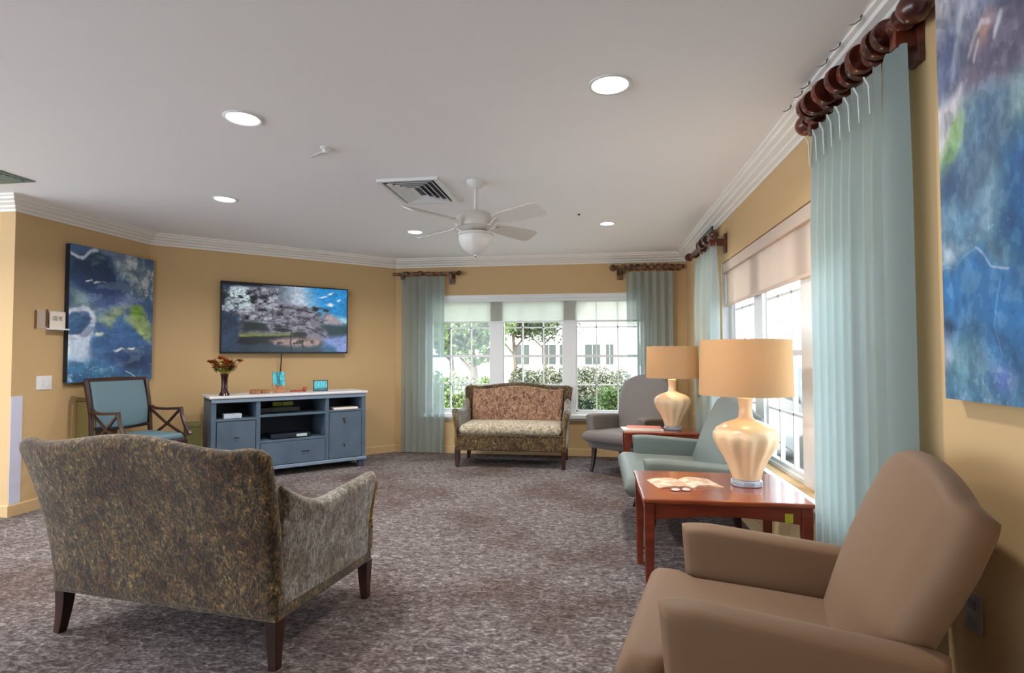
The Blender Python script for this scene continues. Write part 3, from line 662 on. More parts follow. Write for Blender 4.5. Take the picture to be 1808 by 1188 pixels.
box('cabinet', black_m, -tw, tw, -.075, -.035, 0, th, tv, bevel=.005)
b = MB(); z_ = -.082
for q in ((-tw, tw, 0, .022), (-tw, tw, th-.016, th), (-tw, -tw+.014, 0, th), (tw-.014, tw, 0, th)): b.box(q[0], q[1], z_, -.074, q[2], q[3])
b.build('bezel', black_m, tv)
box('wall_mount', black_m, -.25, .25, -.036, -.002, .25, .6, tv)
picture('screen', vcol_mat('screen_pixels', .62), 330, 190, art_tv, lambda U, V: np.stack([-tw+.014+U*(2*tw-.028), np.full(U.shape, -.077), th-.016-V*(th-.038)], -1), tv)
b = MB(); b.tube([W45(1.575, .06, 1.395), W45(1.58, .035, 1.2), W45(1.585, .03, 1.0), W45(1.585, .04, .6), W45(1.55, .08, .3)], .007, 8)
tag(b.build('power_cable', black_m, smooth=True), 'black cable hanging from the television down behind the console', 'cable')

# console: local x from right end to left end along the front, front face at y=0, depth towards the wall (+y)
con = thing('media_console', (-2.83, 6.738, 0), R(45), 'slate blue painted media console with open cubbies under the television', 'console')
CW, CH, CD = 1.72, .93, .50
b = MB(); T_ = .03
b.box(-CW, -CW+.05, 0, CD, .05, CH-.03); b.box(-.05, 0, 0, CD, .05, CH-.03)         # sides (local x is negative to the left)
b.box(-CW, 0, 0, CD, .09, .12); b.box(-CW, 0, CD-.02, CD, .1, CH-.03)                # floor and back
b.box(-CW, 0, 0, CD, CH-.065, CH-.03)
b.box(-1.27, -1.225, .004, CD, .1, CH-.03); b.box(-.50, -.455, .004, CD, .1, CH-.03)  # uprights
b.box(-CW+.05, -1.25, .004, CD, .655, .68); b.box(-1.23, -.48, .002, CD, .675, .70); b.box(-.48, -.05, .004, CD, .685, .71)
b.box(-1.23, -.48, .004, CD, .385, .41)
b.build('carcass', bluegrey_m, con, bevel=.004)
b = MB(); b.box(-CW-.02, .02, -.025, CD+.01, CH-.03, CH); o = b.build('console_top', consoletop_m, con, bevel=.008)
b = MB(); b.box(-CW-.01, .012, -.02, .0, .085, .125); b.build('base_moulding', mat('light_slate_paint', (118, 134, 152), .45), con, bevel=.006); b = MB(); b.box(-CW, 0, -.012, 0, CH-.075, CH-.03); b.build('moulding', mat('light_slate_paint', (118, 134, 152), .45), con, bevel=.006)
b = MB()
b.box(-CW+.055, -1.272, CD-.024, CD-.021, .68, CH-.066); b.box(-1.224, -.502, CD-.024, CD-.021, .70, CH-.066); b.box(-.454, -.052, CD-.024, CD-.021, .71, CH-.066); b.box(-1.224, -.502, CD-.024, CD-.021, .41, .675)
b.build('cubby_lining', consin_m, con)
d1 = box('door', bluegrey_m, -CW+.056, -1.276, -.004, .014, .13, .65, con, bevel=.003)
b = MB(); b.tube([(-1.50, -.02, .48), (-1.47, -.028, .478), (-1.44, -.02, .474)], [.004, .006, .004], 8); b.tube([(-1.49, -.004, .478), (-1.49, -.02, .479)], .004, 6); b.build('handle', black_m, d1, smooth=True)
d2 = box('drawer', bluegrey_m, -1.222, -.504, -.004, .014, .13, .382, con, bevel=.003)
b = MB(); b.tube([(-.77, -.004, .26), (-.765, -.02, .26), (-.70, -.02, .26), (-.695, -.004, .26)], .005, 8); b.build('handle', black_m, d2, smooth=True)
d3 = box('door', bluegrey_m, -.452, -.054, -.004, .014, .13, .68, con, bevel=.003)
b = MB(); b.tube([(-.28, -.004, .60), (-.275, -.018, .59), (-.27, -.02, .56), (-.265, -.004, .55)], .006, 8); b.tube([(-.30, -.006, .605), (-.25, -.006, .605)], .005, 6); b.build('handle', mat('aged_bronze', (52, 44, 38), .5), d3, smooth=True)
b = MB(); b.tube([(-.28, -.004, .30), (-.27, -.016, .285), (-.262, -.004, .27)], .006, 8); b.build('handle', MATS['aged_bronze'], d3, smooth=True)
for x in (-CW+.03, -.06):
    for y in (.03, CD-.06): box('foot', mat('dark_slate_paint', (52, 62, 76), .5), x-.03, x+.045, y-.03, y+.03, 0, .09, con, bevel=.006)
def onc(x, y, z): v_ = con.matrix_basis @ Vector((x, y, z)); return tuple(v_)
bpy.context.view_layer.update()
CM = Matrix.Translation((-2.83, 6.738, 0)) @ Matrix.Rotation(R(45), 4, 'Z')
def cpt(x, y, z): return tuple(CM @ Vector((x, y, z)))
# vase with flowers
vs = thing('flower_vase', cpt(-1.575, .12, CH), 0, 'slim dark vase of rust and yellow artificial flowers at the left end of the console', 'vase')
b = MB(); b.lathe([(.0001, 0), (.058, 0), (.05, .015), (.034, .05), (.030, .12), (.034, .19), (.042, .235), (.038, .238), (.030, .19), (.026, .06), (.0001, .05)], 24); b.build('vase_body', mat('oxblood_ceramic', (44, 14, 16), .2), vs, smooth=True)
rnd = random.Random(4)
stem_m = mat('olive_leaf', (128, 124, 34), .6); rust2 = mat('rust_petal', (158, 66, 30), .6); cream_ = mat('cream_petal', (232, 206, 140), .6)
b = MB(); lf = MB()
def leaf(mb, c, d, L_, w_, up=(0, 0, 1)):
    d = Vector(d).normalized(); s_ = d.cross(Vector(up)).normalized(); n_ = s_.cross(d); c = Vector(c)
    mb.add([c, c+d*L_*.35+s_*w_*.5+n_*w_*.1, c+d*L_*.75+s_*w_*.35, c+d*L_, c+d*L_*.75-s_*w_*.35, c+d*L_*.35-s_*w_*.5+n_*w_*.1], [(0, 1, 2, 3), (0, 3, 4, 5)])
heads = []
for k in range(20):
    a = rnd.uniform(0, 2*PI); sp = rnd.uniform(.02, .12); h_ = rnd.uniform(.33, .43)-sp*.5; tip = (math.cos(a)*sp-.01, math.sin(a)*sp, h_-.02)
    if k == 0: tip = (-.10, -.10, .36)
    if k == 1: tip = (.13, .08, .37)
    b.tube([(0, 0, .2), (tip[0]*.4, tip[1]*.4, .27), tip], .003, 5); heads.append(tip)
b.build('stems', stem_m, vs)
for k in range(130):
    a = rnd.uniform(0, 2*PI); r_ = rnd.uniform(0, .085); z_ = rnd.uniform(.24, .35); leaf(lf, (math.cos(a)*r_, math.sin(a)*r_, z_), (math.cos(a), math.sin(a), rnd.uniform(.3, 1.4)), rnd.uniform(.05, .09), .03)
lf.build('leaves', stem_m, vs)
for k, tip in enumerate(heads):
    f = MB()
    for j in range(9):
        a = 2*PI*j/9; leaf(f, tip, (math.cos(a), math.sin(a), .3+.5*(j % 2)), (.075 if k > 1 else .05), .055)
    f.lathe([(.0001, tip[2]-.01), (.014, tip[2]), (.0001, tip[2]+.014)], 8, Matrix.Translation((tip[0], tip[1], 0)))
    f.build('flower', cream_ if k in (3, 6, 8, 13) else rust2, vs)
# small things on the console
p = thing('framed_card', cpt(-.98, .20, CH), R(45), 'upright photo card of teal water over brown shore, leaning by the cable on the console', 'photo card')
Mt = Matrix.Rotation(R(-8), 4, 'X')
box('card_edge', mat('tan_card', (150, 106, 74), .6), -.07, .07, 0, .008, 0, .25, p, M=Mt)
def art_card(U, V):
    a = Art(U, V, .6, .03, 33); a.img[:] = (70, 176, 190); a.poly([(0, .6), (1, .7), (1, 1.1), (0, 1.1)], (164, 108, 70), .03)
    for k in range(6): a.line([(random.random(), 0), (random.random(), .7)], .015, (28, 80, 84))
    a.tex(12, 12, .5, 3); return a.img
picture('card_print', vcol_mat('print_pigment'), 30, 50, art_card, lambda U, V: np.stack([-.066+U*.132, np.full(U.shape, -.0015)+V*0-.25*(1-V)*-math.sin(R(8))*1.0, .245-V*.24], -1), p)
p = thing('photo_frame', cpt(-.49, .22, CH), R(35), 'small landscape photo frame with teal picture on the right of the console', 'photo frame')
box('frame', mat('navy_frame', (26, 44, 60), .4), -.085, .085, 0, .012, 0, .135, p, M=Mt)
def art_pf(U, V):
    a = Art(U, V, 1.3, .03, 35); a.img[:] = (96, 190, 206)
    for k in range(5): a.line([(k*.2+.1, 0), (k*.2, 1)], .02, (30, 88, 110))
    a.poly([(0, .8), (1, .7), (1, 1.1), (0, 1.1)], (60, 110, 120), .03); a.tex(9, 9, .5, 3); return a.img
picture('print', bpy.data.materials['print_pigment'], 30, 24, art_pf, lambda U, V: np.stack([-.075+U*.15, np.full(U.shape, -.003)+.13*(1-V)*math.sin(R(8)), .125-V*.115], -1), p)
bm_ = mat('brown_box', (124, 82, 50), .6, noise=((158, 112, 70), 30, 3, .4, .6))
o = box('keepsake_box', bm_, -.055, .055, -.03, .03, 0, .05, bevel=.004); o.location = cpt(-1.24, .2, CH); o.rotation_euler.z = RZ45; tag(o, 'little brown box left of the cable on the console top', 'box')
o = box('keepsake_box', bm_, -.045, .045, -.03, .03, 0, .042, bevel=.004); o.location = cpt(-1.13, .22, CH); o.rotation_euler.z = R(40); tag(o, 'smaller brown box next to the cable, right of the first box', 'box')
fg = thing('figurine', cpt(-.76, .2, CH), R(45), 'small red figurine lying between the photo card and the photo frame', 'figurine')
redf = mat('red_resin', (160, 62, 42), .5)
b = MB(); b.tube([(-.10, 0, .012), (-.05, .0, .018), (0, .01, .014), (.05, 0, .02)], [.008, .012, .010, .014], 10); b.build('figurine_body', redf, fg, smooth=True)
b = MB(); b.lathe([(.0001, .0), (.02, .01), (.026, .03), (.016, .05), (.010, .062), (.0001, .066)], 14, Matrix.Translation((.07, 0, 0))); b.tube([(.07, 0, .04), (.10, 0, .055)], .006, 6); b.build('figurine_head', redf, fg, smooth=True)
# things in the cubbies
o = box('white_box', mat('white_card', (176, 186, 200), .5), -.09, .09, -.06, .06, 0, .05, bevel=.004); o.location = cpt(-1.50, .10, .681); o.rotation_euler.z = R(45); tag(o, 'flat pale box in the left cubby of the console', 'box')
for k, (x, w_, t_) in enumerate(((-.96, .055, 'left yellow green case standing at the back of the top middle cubby'), (-.84, .06, 'right yellow green case standing at the back of the top middle cubby'))):
    o = box('video_case', mat('yellow_case', (176, 184, 70), .5), -w_, w_, -.01, .01, 0, .045, bevel=.003); o.location = cpt(x, .36, .768); o.rotation_euler.z = R(45); tag(o, t_, 'case')
d = thing('cable_box', cpt(-.98, .26, .701), R(45), 'flat black device on the top middle shelf of the console', 'device')
box('case', black_m, -.22, .22, -.13, .13, .008, .066, d, bevel=.006); box('display', mat('dark_display', (22, 34, 50), .2), -.20, -.08, -.132, -.13, .02, .045, d)
for x in (-.19, .19): box('foot', black_m, x-.012, x+.012, -.1, .1, 0, .008, d)
d = thing('disc_player', cpt(-.88, .18, .411), R(45), 'black player with a silver front in the lower middle opening of the console', 'device')
box('case', mat('dark_blue_plastic', (20, 28, 44), .4), -.22, .22, -.13, .13, .006, .055, d, bevel=.004); box('disc_tray', mat('silver_plastic', (186, 200, 200), .3), .06, .18, -.133, -.129, .016, .045, d)
for x in (-.19, .19): box('foot', black_m, x-.012, x+.012, -.1, .1, 0, .006, d)
o = box('paper_stack', paper_m, -.15, .15, -.10, .10, 0, .022, bevel=.002); o.location = cpt(-.245, .11, .711); o.rotation_euler.z = R(45); tag(o, 'stack of cream papers in the right cubby of the console', 'papers')
ol = thing('waste_bin', cpt(-1.86, .28, 0), R(45), 'narrow olive bin between the console and the slanted wall', 'bin')
olm = mat('olive_plastic', (92, 92, 44), .6)
b = MB(); b.prism([(-.07, -.10), (.07, -.10), (.07, .10), (-.07, .10)], 0, .62); b.build('bin_body', olm, ol, bevel=.01); b = MB(); b.box(-.076, .076, -.106, .106, .60, .64); b.build('rim', olm, ol, bevel=.006)
ol = thing('storage_cabinet', (-4.83, 4.93, 0), 0, 'low olive cabinet against the left wall behind the blue open arm chair', 'cabinet')
box('body', mat('olive_paint', (122, 108, 62), .7), -.105, .10, -.13, .13, .02, .93, ol, bevel=.006); box('cabinet_top', mat('olive_paint_dark', (104, 92, 50), .6), -.108, .105, -.14, .14, .93, .95, ol, bevel=.004)
box('plinth', black_m, -.10, .09, -.12, .12, 0, .02, ol)

# ------------------------------------------------------------------ left wall: switch, sign holder, pale edge strip
s_ = thing('light_switch', (XL, 4.47, 1.124), 0, 'white double light switch plate on the left wall near the corner', 'light switch')
box('plate', white_m, .0, .007, -.072, .072, -.062, .062, s_, bevel=.002)
for y in (-.03, .032): box('rocker', white_m, .006, .011, y-.016, y+.016, -.034, .034, s_, bevel=.002)
s_ = thing('sign_holder', (XL, 4.42, 1.70), 0, 'clear wall holder with a white printed card beside the left painting', 'sign')
box('acrylic_backing', clear_m, .001, .004, -.05, .22, -.085, .085, s_)
b = MB(); b.box(.001, .02, -.052, -.046, -.09, .075); b.box(.001, .02, .052, .058, -.06, .09); b.build('side_rail', mat('brown_rail', (120, 84, 56), .5), s_)
box('ledge', white_m,   .001, .075, .055, .222, -.095, -.08, s_, bevel=.002)
cdm = box('card', paper_m, .03, .034, .062, .215, -.08, .075, s_)
cu = bpy.data.curves.new('card_text', 'FONT'); cu.body = 'USE ME'; cu.size = .05; cu.extrude = .0004; cu.align_x = 'CENTER'; cu.align_y = 'CENTER'
tob = bpy.data.objects.new('tmp', cu); sc.collection.objects.link(tob); bpy.context.view_layer.update()
tme = bpy.data.meshes.new_from_object(tob.evaluated_get(bpy.context.evaluated_depsgraph_get())); bpy.data.objects.remove(tob)
tt = bpy.data.objects.new('lettering', tme); C.objects.link(tt); tt.parent = cdm; tme.materials.append(mat('ink', (44, 44, 66), .6))
tt.rotation_euler = (R(90), 0, R(90)); tt.scale = (.6, 1.1, 1); tt.location = (.0346, .136, .01)
b = MB(); b.box(XL-.0, XL+.005, YC, YC+.10, .1, 1.02)  # thin pale strip up the lower edge of the left wall
tag(b.build('wall_edge_strip', mat('pale_strip', (206, 206, 226), .35), None, bevel=.002), 'pale strip on the lower edge of the left wall', 'corner guard')
s_ = thing('wall_outlet', (XR, 2.055, .535), 0, 'brushed outlet cover low on the right wall behind the tan armchair', 'outlet')
box('plate', mat('grey_plate', (150, 144, 146), .4), -.008, 0, -.04, .04, -.062, .062, s_, bevel=.002)
for z in (-.025, .025): box('socket', mat('socket_grey', (118, 112, 114), .4), -.012, -.007, -.017, .017, z-.015, z+.015, s_, bevel=.002)

# ------------------------------------------------------------------ camel back settees
def legs4(root, spots, m, h, kick=.05, a0=.028, a1=.018):
    for (x, y, dx, dy) in spots:
        b_ = MB(); n = 7; pts_ = []; rd = []
        for k in range(n+1):
            v = k/n; q = v**2*kick; pts_.append((x+dx*q, y+dy*q, h*(1-v))); rr1 = a0+(a1-a0)*v; rd.append((rr1, rr1))
        b_.tube(pts_, rd, 4, None, sq=True); b_.build('leg', m, root, bevel=.004)
def settee(loc, rz, W, D, label, rust=False, zt=1.04):
    root = thing('settee', loc, rz, label, 'settee')
    lh = .205; hw = W/2
    # rail box under the seat
    b_ = MB(); b_.box(-hw, hw, -D/2+.01, D/2, lh, .40); b_.build('seat_rail', brocade_m, root, bevel=.018, seg=3)
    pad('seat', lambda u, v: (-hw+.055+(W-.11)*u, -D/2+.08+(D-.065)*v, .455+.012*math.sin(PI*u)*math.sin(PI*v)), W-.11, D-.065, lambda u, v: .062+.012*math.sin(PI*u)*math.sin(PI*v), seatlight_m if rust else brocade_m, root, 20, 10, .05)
    # piping band
    b_ = MB(); b_.box(-hw-.002, hw+.002, D/2-.004, D/2+.008, .385, .40); b_.build('welt', brocade_m, root, bevel=.004)
    def topz(x):
        a = abs(x)
        return zt-.05*(1-math.cos(min(a/.62, 1)*PI))/2*1.0+ (.018*max(0, (a-.62))/.1)
    def BP(off):
        def P(u, v):
            s = 2*u-1; wv = hw*(1.0+.08*v**1.6); x = s*wv
            z0 = lh+.005; zt_ = topz(s*.80*1)-.02 if True else 0
            # round the upper corners
            cr = max(0, (abs(s)-.80)/.20); zt_ -= .055*cr**2.8
            z = z0+(zt_-z0)*v
            y = -D/2+.045-.20*v**1.6+off+.05*(abs(s)**6)*v
            return (x, y, z)
        return P
    pad('backrest', BP(0), W*1.05, .76, lambda u, v: .047-.01*v, brocade_m, root, 34, 20, .045)
    if rust:
        pad('inner_back', lambda u, v: ((2*u-1)*(hw-.09)*(1+.04*v), -D/2+.125-.20*(.35+.6*v)**1.6, .50+(topz((2*u-1)*.7)-.065-.50)*v), W-.2, .5, .03, rust_m, root, 20, 14, .028)
    for sx in (1, -1):
        def AP(u, v, sx=sx):
            y = -D/2+.03+(D-.06)*u
            top = .80-.13*math.sin(min(u/.45, 1)*PI/2)+.045*max(0, (u-.35)/.65)**1.3
            z = lh+.03+(top-.03-lh)*v
            x = sx*(hw-.035+.05*max(0, v-.35)**1.2+.02*u*v)
            return (x, y, z)
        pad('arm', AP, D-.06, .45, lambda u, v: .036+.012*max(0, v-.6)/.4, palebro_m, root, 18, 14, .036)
        b_ = MB(); y = D/2-.005; x = sx*(hw-.02)
        b_.tube([(x, y, .27), (x, y+.012, .36), (x+sx*.005, y+.006, .46), (x+sx*.012, y+.018, .56), (x+sx*.018, y+.03, .63), (x+sx*.02, y+.022, .655)], [(.024, .02), (.020, .018), (.016, .014), (.018, .016), (.024, .022), (.016, .014)], 10)
        b_.build('arm_post', bronze_m, root, smooth=True)
    legs4(root, [(hw-.03, D/2-.03, 0, .3), (-hw+.03, D/2-.03, 0, .3), (hw-.04, -D/2+.05, .4, -.4), (-hw+.04, -D/2+.05, -.4, -.4)], darkwood_m, lh+.01, .035, .032, .02)
    return root
settee((-1.965, 2.79, 0), R(-7.4), 1.31, .82, 'near brown brocade camel back settee seen from behind, lower left')
settee((-1.03, 7.15, 0), R(180), 1.36, .70, 'far brocade settee facing the room under the back window', True, 1.02)

# ------------------------------------------------------------------ upholstered armchairs along the right wall
def lounge(name, loc, rz, W, m, label, cat, armz=.66, legm=None, zt=1.06, depth=1.0):
    root = thing(name, loc, rz, label, cat)
    hw = W/2; lh = .27
    def SP(u, v):
        y = -.26+.72*v; wv = hw-.085 if v < .75 else hw-.085+.07*min(1, (v-.75)/.08)
        return ((2*u-1)*(wv-.006), y, .405+.02*v+.015*math.sin(PI*u)*math.sin(PI*v))
    pad('seat', SP, W-.17, .72, lambda u, v: .068, m, root, 16, 20, .055)
    b_ = MB(); b_.box(-hw+.03, hw-.03, -.33, .30, lh, .36); b_.build('seat_frame', m, root, bevel=.02, seg=3)
    for sx in (1, -1):
        def AP(u, v, sx=sx):
            y = -.36+(.66+.03*v)*u; top = armz+.012-.05*(1-u)-.018*max(0, (u-.8)/.2)**2
            return (sx*(hw-.045+.02*v), y, lh+(top-lh)*v)
        pad('arm', AP, .68, .38, lambda u, v: .048+.010*v, m, root, 14, 12, .030)
        b_ = MB(); b_.tube([(sx*(hw+.017), -.36+.69*k/10, armz-.028-.05*(1-k/10)) for k in range(10)], .004, 8); b_.build('welt', m, root, smooth=True)
    def BPf(u, v):
        s = 2*u-1; a = abs(s)
        hwv = (hw-.125)+(.09)*math.sin(min(v/.80, 1)*PI/2)**1.4-.02*max(0, (v-.8)/.2)
        top = zt-.105*a**2.2-.0
        z = .36+(top-.36)*v
        y = -.21-.245*(max(0, v-.05))**1.1-.035*max(0, a-.8)/.2*v+.02*(1-a*a)*math.sin(PI*v)
        return (s*hwv, y, z)
    pad('backrest', BPf, W-.12, .70, lambda u, v: .062-.012*v+.012*math.sin(PI*u)*math.sin(PI*v), m, root, 20, 20, .042)
    x = hw-.06
    legs4(root, [(x, .26, 0, .9), (-x, .26, 0, .9), (x, -.30, 0, -1), (-x, -.30, 0, -1)], legm or darkwood_m, lh+.02, .07, .026, .014)
    return root
lounge('armchair', (.585, 2.00, 0), R(77), .84, brown_m, 'large tan upholstered armchair in the lower right foreground', 'armchair', .672)
lounge('loveseat', (.66, 4.70, 0), R(90), 1.26, teal_m, 'sage green upholstered loveseat behind the near table and lamp', 'loveseat', .64, zt=1.04)
lounge('armchair', (.387, 6.85, 0), R(145), .74, grey_m, 'grey upholstered armchair set across the far right corner', 'armchair', .67, zt=1.12)

# ------------------------------------------------------------------ end tables
def end_table(x0, x1, y0, y1, H, label, sticker=False):
    root = thing('end_table', (x0, y0, 0), 0, label, 'end table'); w_, d_ = x1-x0, y1-y0
    b_ = MB(); b_.box(0, w_, 0, d_, H-.026, H); b_.build('tabletop', cherry_m, root, bevel=.008, seg=3)
    for px in (.035, w_-.035):
        for py in (.035, d_-.035):
            q = MB(); q.tube([(px, py, H-.027), (px, py, H-.12), (px, py, 0)], [(.026, .026), (.026, .026), (.019, .019)], 4, None, sq=True); q.build('leg', cherryd_m, root, bevel=.003)
    def apron(a, b0, vertical):
        n = 16; L_ = b0-a; poly = [(a, H-.028)]+[(a+L_*k/n, H-.115+.028*math.sin(PI*k/n)) for k in range(n+1)]+[(b0, H-.028)]
        return poly
    for yy in (.02, d_-.04):
        q = MB(); q.prism(apron(.055, w_-.055, 0), 0, .02, Matrix.Translation((0, yy+.02, 0)) @ Matrix.Rotation(R(90), 4, 'X')); q.build('apron', cherryd_m, root)
    for xx in (.02, w_-.04):
        q = MB(); q.prism(apron(.055, d_-.055, 0), 0, .02, Matrix.Translation((xx, 0, 0)) @ Matrix.Rotation(R(90), 4, 'Z') @ Matrix.Rotation(R(90), 4, 'X')); q.build('apron', cherryd_m, root)
    if sticker:
        o_ = box('sticker', mat('yellow_sticker', (176, 168, 40), .6), w_-.145, w_-.105, .0185, .0198, H-.105, H-.058, root); o_['label'] = 'small yellow green sticker'
    return root
end_table(.248, 1.115, 3.124, 3.88, .60, 'near cherry wood end table carrying the large lamp, beside the tan armchair', True)
end_table(.28, 1.02, 5.78, 6.26, .60, 'far cherry wood end table between the sage loveseat and the grey armchair')

# ------------------------------------------------------------------ table lamps
def table_lamp(x, y, z, label, power=3.5):
    root = thing('table_lamp', (x, y, z), 0, label, 'table lamp', 'matching cream table lamps')
    b_ = MB(); b_.lathe([(.085, 0), (.09, .006), (.09, .03), (.082, .038), (.075, .04)], 12); b_.build('crystal_base', crystal_m, root, bevel=.003)
    pr = [(.078, .040), (.082, .05), (.092, .09), (.12, .16), (.158, .225), (.180, .275), (.182, .305), (.165, .335), (.125, .36), (.075, .378), (.05, .388), (.040, .40), (.036, .45), (.040, .49), (.044, .51), (.034, .518), (.012, .52)]
    def rib(a, zz): return .062*math.cos(a*11)*max(0, math.sin((min(max(zz, .06), .33)-.06)/.27*PI))
    b_ = MB(); b_.lathe(pr, 112, None, rib); b_.build('ceramic_body', ceramic_m, root, smooth=True)
    b_ = MB(); b_.lathe([(.010, .515), (.010, .54), (.018, .545), (.018, .58), (.008, .585), (.004, .60)], 16); b_.tube([(.0, 0, .55), (.055, 0, .62), (.06, 0, .74), (.0, 0, .845)], .003, 6); b_.tube([(.0, 0, .55), (-.055, 0, .62), (-.06, 0, .74), (0, 0, .845)], .003, 6); b_.build('socket', chrome_m, root, smooth=True)
    b_ = MB(); n = 56; z0, z1, r0_, r1_ = .53, .855, .262, .255; V = []; F = []
    for (r_, zz) in ((r0_, z0), (r1_, z1), (r1_-.003, z1), (r0_-.003, z0)):
        for i in range(n): a = 2*PI*i/n; V.append((r_*math.cos(a), r_*math.sin(a), zz))
    for k in range(4):
        for i in range(n): j = (i+1) % n; q = (k+1) % 4; F.append((k*n+i, k*n+j, q*n+j, q*n+i))
    b_.add(V, F); b_.build('lamp_shade', lampsh_m, root, smooth=True)
    b_ = MB(); b_.tube([(0, 0, .845), (.253, 0, .85)], .002, 6); b_.tube([(0, 0, .845), (-.125, .22, .85)], .002, 6); b_.tube([(0, 0, .845), (-.125, -.22, .85)], .002, 6); b_.lathe([(.008, .845), (.012, .855), (.0001, .87)], 12); b_.build('shade_spider', chrome_m, root)
    b_ = MB(); b_.lathe([(.0001, .585), (.014, .59), (.028, .63), (.03, .655), (.02, .68), (.0001, .69)], 20); b_.build('bulb', emis('bulb_glow', (255, 214, 150), 6), root, smooth=True)
    ld = bpy.data.lights.new('bulb_light', 'POINT'); ld.energy = power; ld.color = (1, .70, .38); ld.shadow_soft_size = .05
    lo = bpy.data.objects.new('bulb_light', ld); C.objects.link(lo); lo.parent = root; lo.location = (0, 0, .73)
    return root
table_lamp(.879, 3.53, .60, 'large cream ribbed lamp with drum shade on the near end table')
table_lamp(.785, 6.03, .60, 'cream lamp with drum shade on the far end table', 3)

# things on the tables
mg = thing('magazine', (.52, 3.50, .60), R(14), 'tan open magazine lying on the near end table left of the lamp', 'magazine')
b = MB(); n = 10; V = []; F = []
for i in range(n+1):
    for j in range(2):
        x = -.19+.38*i/n; zz = .004+.012*abs(math.sin(PI*i/n*1.0))*(1 if i != n//2 else .2); V.append((x, (-.10 if j == 0 else .12)+.02*math.sin(i), zz))
m2 = len(V); V += [(x, y, .0005) for x, y, z in V]
for i in range(n): a = i*2; F += [(a, a+2, a+3, a+1), (m2+a, m2+a+1, m2+a+3, m2+a+2), (a, a+m2, a+2+m2, a+2), (a+1, a+3, a+3+m2, a+1+m2)]
F += [(0, 1, m2+1, m2), (2*n, 2*n+m2, 2*n+1+m2, 2*n+1)]
b.add(V, F); b.build('pages', tint_m, mg)
g = thing('eyeglasses', (.475, 3.335, .60), R(10), 'small pale folded glasses in front of the magazine on the near end table', 'glasses')
for sx in (-1, 1):
    b = MB(); b.lathe([(.0001, .003), (.022, .003), (.025, .006), (.022, .010), (.0001, .009)], 16, Matrix.Translation((sx*.03, 0, 0))); b.build('lens', mat('pale_lens', (214, 196, 190), .2), g, smooth=True)
b = MB(); b.tube([(-.055, 0, .006), (-.05, .03, .01), (.03, .035, .01)], .003, 6); b.tube([(-.008, 0, .01), (.008, 0, .01)], .003, 6); b.build('temple', mat('tortoise', (120, 84, 60), .4), g, smooth=True)
for k, (x, y, rz, label, m_, hz) in enumerate(((.47, 5.98, 4, 'white magazine at the bottom of the stack on the far end table', paper_m, .60), (.49, 5.98, -3, 'red and white magazine on top of the stack on the far end table', pink_m, .616))):
    g = thing('magazine', (x, y, hz), R(rz), label, 'magazine'); q = .20-.03*k
    box('pages', paper_m, -q, q, -.12+.02*k, .12-.02*k, 0.0005, .012, g, bevel=.002); box('cover', m_, -q, q, -.12+.02*k, .12-.02*k, .012, .014, g)

# ------------------------------------------------------------------ dark wood open arm chair, left
ch = thing('open_arm_chair', (-4.31, 4.86, 0), R(-18)-R(-90), 'dark wood open arm chair with blue upholstery and crossed arm supports, below the left painting', 'chair')
# local: front = -y (world facing about -30 degrees), x = viewer's sides
cw = .27
def cv(pts_, r_, nm='rail', bev=.003): b_ = MB(); b_.tube(pts_, r_, 4, None, sq=True); return b_.build(nm, darkwood_m, ch, bevel=bev)
for sx in (-1, 1):
    cv([(sx*cw, .27, .5), (sx*cw, .29, .8), (sx*(cw+.005), .34, 1.0), (sx*(cw+.01), .38, 1.13)], [(.018, .016)]*4, 'back_post')
    cv([(sx*cw, .29, .86), (sx*(cw+.01), .20, .835), (sx*(cw+.02), .05, .835), (sx*(cw+.02), -.18, .85)], [(.016, .013), (.016, .012), (.016, .012), (.02, .012)], 'arm_rail')
    cv([(sx*(cw+.02), -.18, .852), (sx*(cw+.02), -.20, .78), (sx*(cw+.02), -.24, .70), (sx*(cw+.02), -.30, .64), (sx*(cw+.02), -.32, .60)], [(.014, .014)]*3+[(.018, .016), (.020, .018)], 'arm_support')
    cv([(sx*(cw+.015), -.165, .835), (sx*(cw+.01), .02, .69), (sx*cw, .24, .56)], [(.010, .011)]*3, 'cross_brace'); cv([(sx*cw, .26, .82), (sx*(cw+.01), .04, .70), (sx*(cw+.015), -.26, .585)], [(.010, .011)]*3, 'cross_brace')
    cv([(sx*cw, -.27, .55), (sx*cw, -.27, .3), (sx*cw, -.28, 0)], [(.022, .022), (.02, .02), (.014, .014)], 'leg'); cv([(sx*cw, .27, .55), (sx*cw, .29, .3), (sx*cw, .34, 0)], [(.022, .022), (.02, .02), (.014, .014)], 'leg')
cv([(-cw-.01, .385, 1.13), (0, .40, 1.14), (cw+.01, .385, 1.13)], [(.016, .022)]*3, 'top_rail')
cv([(-cw, .29, .68), (0, .295, .665), (cw, .29, .68)], [(.014, .016)]*3, 'lower_rail')
b = MB(); b.box(-cw-.015, cw+.015, -.29, .28, .50, .56); b.build('seat_frame', darkwood_m, ch, bevel=.006)
pad('backrest', lambda u, v: ((2*u-1)*(cw-.02)*(.93+.07*min(1, v*3)), .275+.105*v**1.6, .69+.43*v-.02*(1-v)*math.sin(PI*u)), .5, .43, .024, blueuph_m, ch, 12, 12, .02)
pad('seat', lambda u, v: ((2*u-1)*(cw-.01), -.28+.54*v, .585+.01*math.sin(PI*u)*math.sin(PI*v)), .54, .54, .035, blueuph_m, ch, 12, 12, .03)

